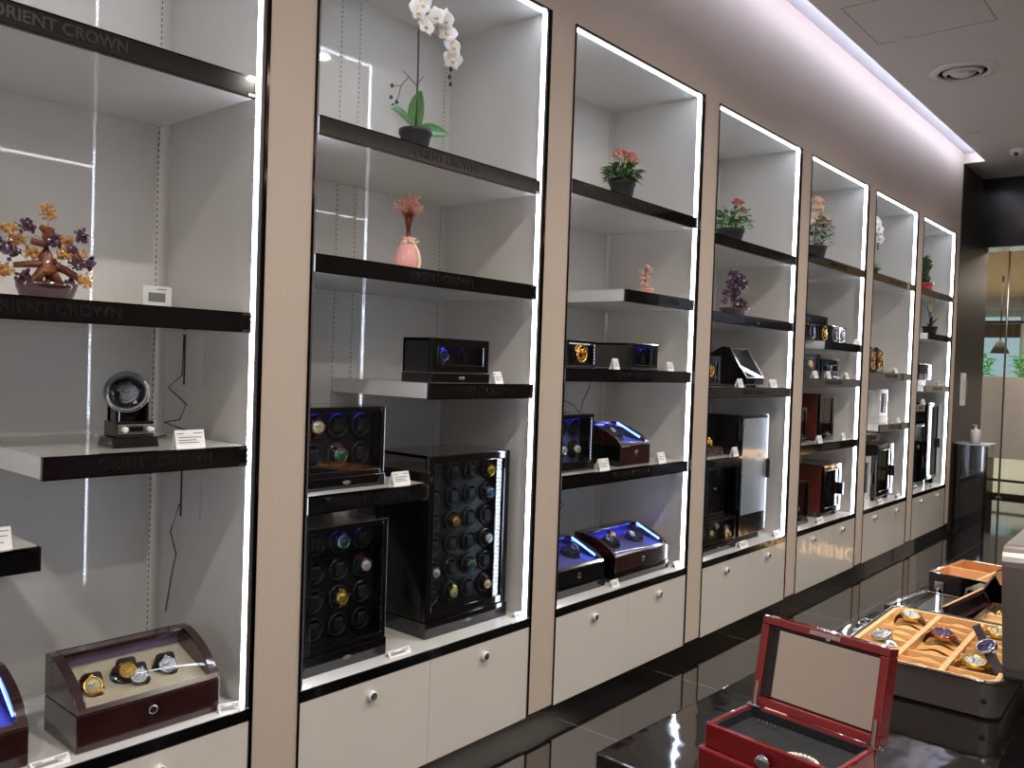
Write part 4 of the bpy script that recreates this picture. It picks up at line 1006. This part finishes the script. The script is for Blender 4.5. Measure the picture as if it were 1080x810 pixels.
# aluminium watch case
KX, KY, KW, KD = 1.460, 1.957, .328, .488
KC = thing('watch_case', 'open silver aluminium watch case with a tan divided tray', 'watch case', (KX, KY, .80), (0, 0, .03))
def rrect(x0, x1, y0, y1, r, n=6):
    pts = []
    for cx, cy, a0 in ((x1-r, y0+r, -PI/2), (x1-r, y1-r, 0), (x0+r, y1-r, PI/2), (x0+r, y0+r, PI)):
        for i in range(n+1): a = a0+i/n*PI/2; pts.append((cx+r*math.cos(a), cy+r*math.sin(a)))
    return pts
def shell(mb, x0, x1, y0, y1, z0, z1, r, t):
    """open tray with rounded corners: outer wall, rim, inner wall, floor"""
    bm = bmesh.new(); loops = []
    for (ins, z) in ((.006, z0), (0, z0+.006), (0, z1), (t, z1), (t, z0+t)):
        loops.append([bm.verts.new((p[0], p[1], z)) for p in rrect(x0+ins, x1-ins, y0+ins, y1-ins, max(.004, r-ins))])
    n = len(loops[0]); bm.faces.new(loops[0][::-1]); bm.faces.new(loops[-1])
    for a, b in zip(loops, loops[1:]):
        for k in range(n): bm.faces.new((a[k], a[(k+1) % n], b[(k+1) % n], b[k]))
    bmesh.ops.recalc_face_normals(bm, faces=bm.faces)
    mb._fin(bm, False)
mb = MB(); shell(mb, 0, KW, 0, KD, 0, .078, .035, .005); ob('case_bottom', mb, KC, 'aluminium')
mb = MB(); rp_ = [(p[0], p[1], .079) for p in rrect(-.001, KW+.001, -.001, KD+.001, .036)]
mb.tube(rp_+rp_[:2], .0035, 6); ob('rim', mb, KC, 'chrome')
mb = MB(); shell(mb, .005, KW-.005, .005, KD-.005, .045, .079, .030, .010); tray = ob('tray', mb, KC, 'tan_edge')
ob('tray_bed', MB().box(.015, KW-.015, .015, KD-.015, .050, .057), tray, 'tan_suede')
mb = MB(); cw = (KW-.03)/3; rows = 8; rh = (KD-.03)/rows
for k in (1, 2): mb.box(.015+cw*k-.006, .015+cw*k+.006, .015, KD-.015, .055, .0775)
for k in range(1, rows):
    for c in range(3):
        if (k, c) in ((6, 0), (3, 1), (4, 1), (7, 2)): continue
        mb.box(.015+cw*c+.004, .015+cw*(c+1)-.004, .015+rh*k-.0025, .015+rh*k+.0025, .055, .0735)
ob('divider', mb, tray, 'tan_edge')
for c in range(3):
    mb = MB()
    for k in range(rows):
        y = .015+rh*(k+.5); g = []
        for i in range(9):
            u = i/8; x = .015+cw*c+.010+(cw-.020)*u; z = .058+.010*math.sin(PI*u)**2
            g.append([(x, y-rh*.36, z), (x, y, z+.003), (x, y+rh*.36, z)])
        mb.sheet(g)
    ob('cushion_row', mb, tray, 'tan_suede')
KM = Matrix.Translation((KX, KY, .80)) @ Matrix.Rotation(.03, 4, 'Z')
def kp(c, k, dz=.088, dx=0): return KM @ Vector((.015+cw*(c+.5)+dx, .015+rh*(k+.5), dz))
watch('gold watch with green-white dial at the back left of the tan tray', kp(0, 6, .086), (.1, -.25, 1), ('pale_gold', 'white_dial', 'brown_leather'), PI/2, 1.2)
watch('silver watch at the front left of the tan tray beside the red lid', kp(0, 2, .086, -.01), (-.3, -.3, 1), SS, PI/2, 1.2)
watch('purple-dialled rose gold watch in the middle column of the tan tray', kp(1, 4, .086), (.1, -.25, 1), PU, PI/2, 1.25)
watch('yellow gold watch at the front right of the tan tray', kp(2, 1, .086), (.1, -.2, 1), ('pale_gold', 'white_dial', 'gold'), PI/2, 1.25)
watch('pale gold watch at the back right of the tan tray', kp(2, 6, .086), (.1, -.25, 1), ('pale_gold', 'cream_dial', 'gold'), PI/2, 1.2)
r = watch('dark-strapped watch lying across the tray edge, strap stretched out', kp(2, 2, .108, .012), (-.35, -.5, .8), ('steel', 'purple_dial', 'dark_leather'), 1.0, 1.15)
ob('long_strap', MB().box(-.008, .008, -.075, -.018, -.005, -.002, .001), r, 'dark_leather'); ob('long_strap', MB().box(-.008, .008, .018, .075, -.005, -.002, .001), r, 'dark_leather')
lid = bpy.data.objects.new('lid', None); C.objects.link(lid); lid.parent = KC; lid.location = (KW+.004, 0, .080); lid.rotation_euler = (0, -.045, 0); lid.scale = (1, 1, .86)
mb = MB(); mb.X = Matrix.Rotation(-PI/2, 4, 'Y') @ Matrix.Identity(4); shell(mb, 0, KW, 0, KD, -.05, 0, .045, .005)
ob('lid_shell', mb, lid, 'aluminium')
ob('rivet', MB().lathe([(.006, 0), (.006, -.002), (0, -.003)], 14, (.0, .04, .06), 'x').lathe([(.006, 0), (.006, -.002), (0, -.003)], 14, (.0, .04, .25), 'x'), lid, 'chrome')
ob('corner_foot', MB().cyl((.30, -.002, .04), .006, .004, 'y', 12), KC, 'black_matte')
for yy in (.06, KD-.10): ob('hinge', MB().box(KW-.002, KW+.008, yy, yy+.04, .066, .082, .002), KC, 'chrome')

# glass topped dark box behind
GB = thing('watch_box', 'low dark wooden box with a glass top behind the tan tray', 'watch box', (1.40, 2.50, .80), (0, 0, -.12))
ob('body', MB().box(0, .19, 0, .27, 0, .05, .003), GB, 'burgundy_wood')
mb = MB(); mb.box(0, .19, 0, .016, .05, .062, .002).box(0, .19, .254, .27, .05, .062, .002).box(0, .016, .016, .254, .05, .062, .002).box(.174, .19, .016, .254, .05, .062, .002); ob('lid_frame', mb, GB, 'burgundy_wood')
ob('inner_lining', MB().box(.014, .176, .014, .256, .0495, .052), GB, 'grout_post')
ob('divider', MB().box(.07, .074, .016, .254, .052, .058).box(.12, .124, .016, .254, .052, .058), GB, 'chrome')
ob('glass_top', MB().box(.014, .176, .014, .256, .058, .060), GB, 'clear_glass')
ob('latch', MB().box(-.006, .0, .10, .14, .035, .058, .002).cyl((-.010, .12, .045), .006, .016, 'y', 10), GB, 'chrome')
# opened dark box with cream interior
CB = thing('watch_box', 'dark red wooden box with cream compartments behind the tan tray', 'watch box', (1.625, 2.49, .80), (0, 0, .0))
mb = MB(); shell(mb, 0, .24, 0, .24, 0, .07, .004, .012); ob('body', mb, CB, 'burgundy_wood')
ob('lining', MB().box(.013, .227, .013, .227, .013, .045), CB, 'cream_suede')
ob('divider', MB().box(.013, .227, .11, .117, .045, .066).box(.115, .122, .013, .227, .045, .066).box(.013, .227, .060, .065, .045, .062), CB, 'tan_edge')
for k in range(3):
    mb = MB(); mb.tube([(.0, -.02, 0), (.02, 0, .006), (.0, .02, .004), (-.02, .0, .0), (0, -.02, 0)], .004, 6)
    for q in range(5): mb.ball((.014*math.cos(q*1.25), .014*math.sin(q*1.25), .006), .006, 1)
    o = ob('beaded_bracelet', mb, None, 'pale_gold'); o.location = (1.665+.06*k, 2.665+.01*(k % 2), .852); tag(o, ['left', 'middle', 'right'][k]+' beaded gold bracelet in the cream compartment box', 'bracelet')
# stacked long dark lid between them
o = thing('glass_lid', 'narrow dark framed glass lid standing ajar beside the low dark box', 'lid', (1.60, 2.48, .80), (0, -.5, -.1))
ob('frame', MB().box(0, .012, 0, .30, 0, .012).box(0, .012, 0, .012, 0, .10).box(0, .012, .288, .30, 0, .10).box(0, .012, 0, .30, .09, .10), o, 'burgundy_wood')
ob('edge_strip', MB().box(.001, .011, 0, .30, .1, .103), o, 'tan_edge')
ob('glass', MB().box(.004, .007, .01, .29, .01, .092), o, 'smoked_glass')
# far black box with tan compartments
FB = thing('watch_box', 'large black box with deep tan compartments at the far end of the table', 'watch box', (1.405, 2.93, .80), (0, 0, -.1))
mb = MB(); shell(mb, 0, .40, 0, .30, 0, .085, .004, .008); ob('body', mb, FB, 'black_gloss')
mb = MB(); mb.box(.008, .012, .008, .292, .012, .084).box(.388, .392, .008, .292, .012, .084).box(.012, .388, .008, .012, .012, .084).box(.012, .388, .288, .292, .012, .084).box(.012, .388, .012, .288, .012, .02)
ob('lining', mb, FB, 'tan_wood')
mb = MB(); mb.box(.012, .388, .147, .153, .02, .083)
for x in (.137, .264): mb.box(x-.003, x+.003, .012, .288, .02, .083)
ob('divider', mb, FB, 'tan_edge')
ob('latch', MB().box(.02, .05, -.006, 0, .03, .06, .002).cyl((.035, -.01, .02), .006, .02, 'z', 10), FB, 'chrome')
# folded black panel with silver edge
o = thing('folding_panel', 'black folded panel with a silver edge standing before the far box', 'display panel', (1.53, 2.80, .80), (0, 0, -.15))
mb = MB(); mb.prism([(0, 0), (.004, 0), (.018, .078), (.056, .078), (.098, .150), (.094, .152), (.052, .082), (.012, .082)], 0, .13); ob('panel', mb, o, 'black_gloss')
mb = MB(); mb.prism([(0, 0), (.004, 0), (.018, .078), (.056, .078), (.098, .150), (.094, .152), (.052, .082), (.012, .082)], -.002, 0); ob('edge', mb, o, 'satin_metal')
# chrome earring hooks left of the tray
r = thing('bracelet', 'tangled silver link bracelet on the table edge left of the tan tray', 'bracelet', (1.372, 2.43, .803))
mb = MB(); 
for k in range(9): mb.X = Matrix.Translation((.012*math.sin(k*.9), k*.016-.06, .006)) @ Matrix.Rotation(k*.8, 4, 'X'); mb.torus((0, 0, 0), .010, .0028, 'z', 14, 6)
ob('links', mb, r, 'chrome')
r = thing('bracelet', 'silver clasp bangle just above the red lid on the table', 'bracelet', (1.365, 2.16, .803))
mb = MB(); mb.X = Matrix.Rotation(.4, 4, 'Z'); mb.torus((0, 0, .006), .030, .003, 'z', 24, 6); mb.box(.02, .04, -.008, .008, .002, .010, .001); ob('bangle', mb, r, 'chrome')

# ------------------------------------------------------------------ podium with pump bottle, wall items
PD = thing('podium', 'glossy black square stand under the white pump bottle by the dark wall', 'stand', (.01, 9.32, 0))
ob('body', MB().box(0, .29, 0, .30, 0, .86, .002), PD, 'black_gloss'); ob('top_plate', MB().box(-.002, .31, -.012, .31, .862, .876, .002), PD, 'satin_metal'); ob('side_post', MB().box(.27, .292, -.004, 0, 0, .862), PD, 'dark_chrome')
PB = thing('pump_bottle', 'white hand sanitiser pump bottle on the black stand', 'bottle', (.17, 9.40, .876))
ob('bottle', MB().lathe([(.042, 0), (.046, .004), (.046, .125), (.040, .135), (.014, .140)], 24), PB, 'white_plastic')
ob('pump', MB().cyl((0, 0, .140), .014, .018, 'z', 14).cyl((0, 0, .158), .005, .018, 'z', 8).box(-.030, .012, -.008, .008, .174, .184, .002), PB, 'white_plastic')
r = thing('wall_panel', 'white narrow control panel on the dark wall beside the last bay', 'control panel', (.004, 9.42, 1.24))
ob('cover', MB().box(0, .02, 0, .16, 0, .33, .003), r, 'card_white')
ob('button_column', MB().box(.02, .022, .07, .09, .06, .26), r, 'satin_metal')
r = thing('wall_sticker', 'small pale green oval sticker on the dark wall', 'sticker', (.005, 9.70, 1.40)); mb = MB(); mb.X = Matrix.Diagonal((1, .7, 1.6, 1)); mb.lathe([(.06, 0), (.06, .002), (0, .002)], 24, axis='x'); ob('oval', mb, r, 'leaf_mid')

# glass shop front and the mall
w1_ = MB()
w1_.box(-.9, 5.4, 12.48, 12.56, 0, .05).box(-.9, 5.4, 12.49, 12.55, .20, .23).box(-.9, 5.4, 12.49, 12.55, 2.25, 2.28)
for x in (-.62, 1.4, 3.0, 4.6): w1_.box(x, x+.03, 12.48, 12.56, 0, 3.3)
w_ = struct('window_1', w1_, 'grout_post')
ob('frosted_panel', MB().box(-.9, 5.4, 12.500, 12.508, .50, 1.56), w_, 'frosted_film'); ob('window_glass', MB().box(-.9, 5.4, 12.518, 12.522, .05, 2.42), w_, 'clear_glass')
for k, x in enumerate((-.16, )):
    r = thing('pole', 'thin brass upright pole just inside the glass shop front', 'pole', (x+.02, 12.3, 0)); ob('pole', MB().cyl((0, 0, 0), .012, 3.29, 'z', 12).box(-.03, .03, -.03, .03, 0, .02), r, 'satin_metal')
rd = random.Random(2)
for k in range(7):
    x = -3.6+.8*k
    r = thing('potted_shrub', 'bright green leafy shrub beyond the glass, number of a row cut by the frosted film', 'shrub', (x, 20+.2*(k % 2), 1.45), group='bright shrubs beyond the glass shop front')
    r['label'] = 'bright green leafy shrub in the planter beyond the glass'
    mb = MB()
    for i in range(90):
        a = rd.uniform(0, 2*PI); mb.leaf((rd.uniform(-.2, .2), rd.uniform(-.2, .2), rd.uniform(.1, .6)), (math.cos(a), math.sin(a), rd.uniform(.1, 1)), (0, 0, 1), rd.uniform(.15, .28), .07, .4, 3)
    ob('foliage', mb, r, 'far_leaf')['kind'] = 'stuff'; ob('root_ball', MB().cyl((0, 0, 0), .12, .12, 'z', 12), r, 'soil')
r = thing('planter', 'long pale planter box beyond the glass', 'planter', (-4, 19.6, 0)); ob('box', MB().box(0, 6, 0, .9, 0, 1.45, .02), r, 'far_column')
r = thing('column', 'round pale column outside beyond the planter', 'column', (-1.35, 21.0, 0)); ob('shaft', MB().cyl((0, 0, 0), .13, 3.3, 'z', 20), r, 'far_column')
r = thing('tree', 'dark tree trunk outside beyond the planter', 'tree', (-.95, 22.5, 0)); ob('trunk', MB().tube([(0, 0, 0), (.05, 0, 1.2), (0, 0, 3.2)], .22, 12, .16), r, 'stem_brown')
r = thing('pendant_lamp', 'dark pendant lamp hanging beyond the glass shop front', 'lamp', (-1.0, 16.5, 3.3)); ob('cord', MB().tube([(0, 0, 0), (0, 0, -1.15)], .012, 6), r, 'cable_black'); ob('shade', MB().lathe([(.03, -1.1), (.06, -1.13), (.15, -1.32), (.14, -1.32), (.05, -1.15)], 20), r, 'stem_brown')

# low glowing sign on a black counter further into the shop, mirrored in the lower doors
sg = thing('illuminated_sign', 'warm glowing letter sign on a low black counter beyond the table', 'sign', (.82, 10.02, 0), (0, 0, 0))
sg.location = (1.02, 9.75, 0)
ob('counter', MB().box(0, 1.6, .02, .3, 0, .95, .004), sg, 'black_gloss')
LS = text_mesh('ORIENT CROWN', .19, .004, 'sign_glow', .002); LS.transform(Matrix.Rotation(-PI/2, 4, 'Z'))
lt_ = ob('lettering', LS, sg); lt_.location = (.75, .012, .50)
# ------------------------------------------------------------------ lights
def area(name, loc, size, power, rot=(0, 0, 0), col=(1, .86, .72), sy=None):
    l = bpy.data.lights.new(name, 'AREA'); l.energy = power; l.color = col; l.spread = 2.62 if name == 'downlight_beam' else PI; l.shape = 'RECTANGLE' if sy else 'DISK'; l.size = size; l.size_y = sy or size
    o = bpy.data.objects.new(name, l); C.objects.link(o); o.location = loc; o.rotation_euler = rot; return o
for k, y in enumerate((-.8, 1.4, 3.6, 5.8, 8.0)):
    for x in (1.7, 3.6):
        r = thing('downlight', 'round recessed ceiling downlight over the shop floor', 'ceiling light', (x, y, CEIL), group='recessed downlights')
        ob('ring', MB().torus((0, 0, -.002), .06, .006), r, 'satin_metal'); ob('lamp', MB().lathe([(.055, -.001), (.055, -.003), (0, -.003)], 24), r, 'downlight_glow')
        area('downlight_beam', (x, y, CEIL-.03), .13, 27, col=(1, .93, .86))
uc = thing('light_trough', 'long warm light trough high on the far side wall of the shop', 'light strip', (5.3, -2.3, 3.15)); ob('trough', MB().box(0, .10, 0, 12.2, 0, .06, .002), uc, 'white_plastic')  # invented fixture, out of view, added to brighten the ceiling
area('trough_uplight', (5.2, 3.8, 3.26),   .16, 85, (PI, -.35, 0), (1, .93, .87), 12)  # upward fill lamp that goes with the added trough
area('mall_light', (-1, 17, 3.2), 5, 260, col=(1, .9, .75))
area('threshold_light', (.6, 11.2, 3.2), 1.2, 42, col=(1, .85, .68))
wd = bpy.data.worlds.new('World'); bpy.context.scene.world = wd; wd.use_nodes = True
wd.node_tree.nodes['Background'].inputs[0].default_value = (.8, .85, 1, 1); wd.node_tree.nodes['Background'].inputs[1].default_value = .25

# ------------------------------------------------------------------ camera
cam = bpy.data.cameras.new('Camera'); co = bpy.data.objects.new('Camera', cam); C.objects.link(co)
Fw = Vector((-0.64985529, 0.75971291, -0.0228998)); Rt = Vector((0.75895542, 0.65024026, 0.03426778)); Up = Vector((-0.04092405, -0.00488916, 0.9991503))
co.matrix_world = Matrix(((Rt.x, Up.x, -Fw.x, 2.13254725), (Rt.y, Up.y, -Fw.y, 0), (Rt.z, Up.z, -Fw.z, 1.5), (0, 0, 0, 1)))
cam.sensor_width = 36; cam.lens = 895.03/1080*36; cam.clip_start = .02; cam.clip_end = 100
sc = bpy.context.scene; sc.camera = co
sc.view_settings.view_transform = 'Standard'; sc.view_settings.look = 'None'; sc.view_settings.exposure = .12
sc.cycles.use_denoising = True; sc.cycles.max_bounces = 10; sc.cycles.diffuse_bounces = 4; sc.cycles.glossy_bounces = 5; sc.cycles.transparent_max_bounces = 16
sc.cycles.sample_clamp_indirect = 6; sc.cycles.caustics_reflective = False; sc.cycles.caustics_refractive = False
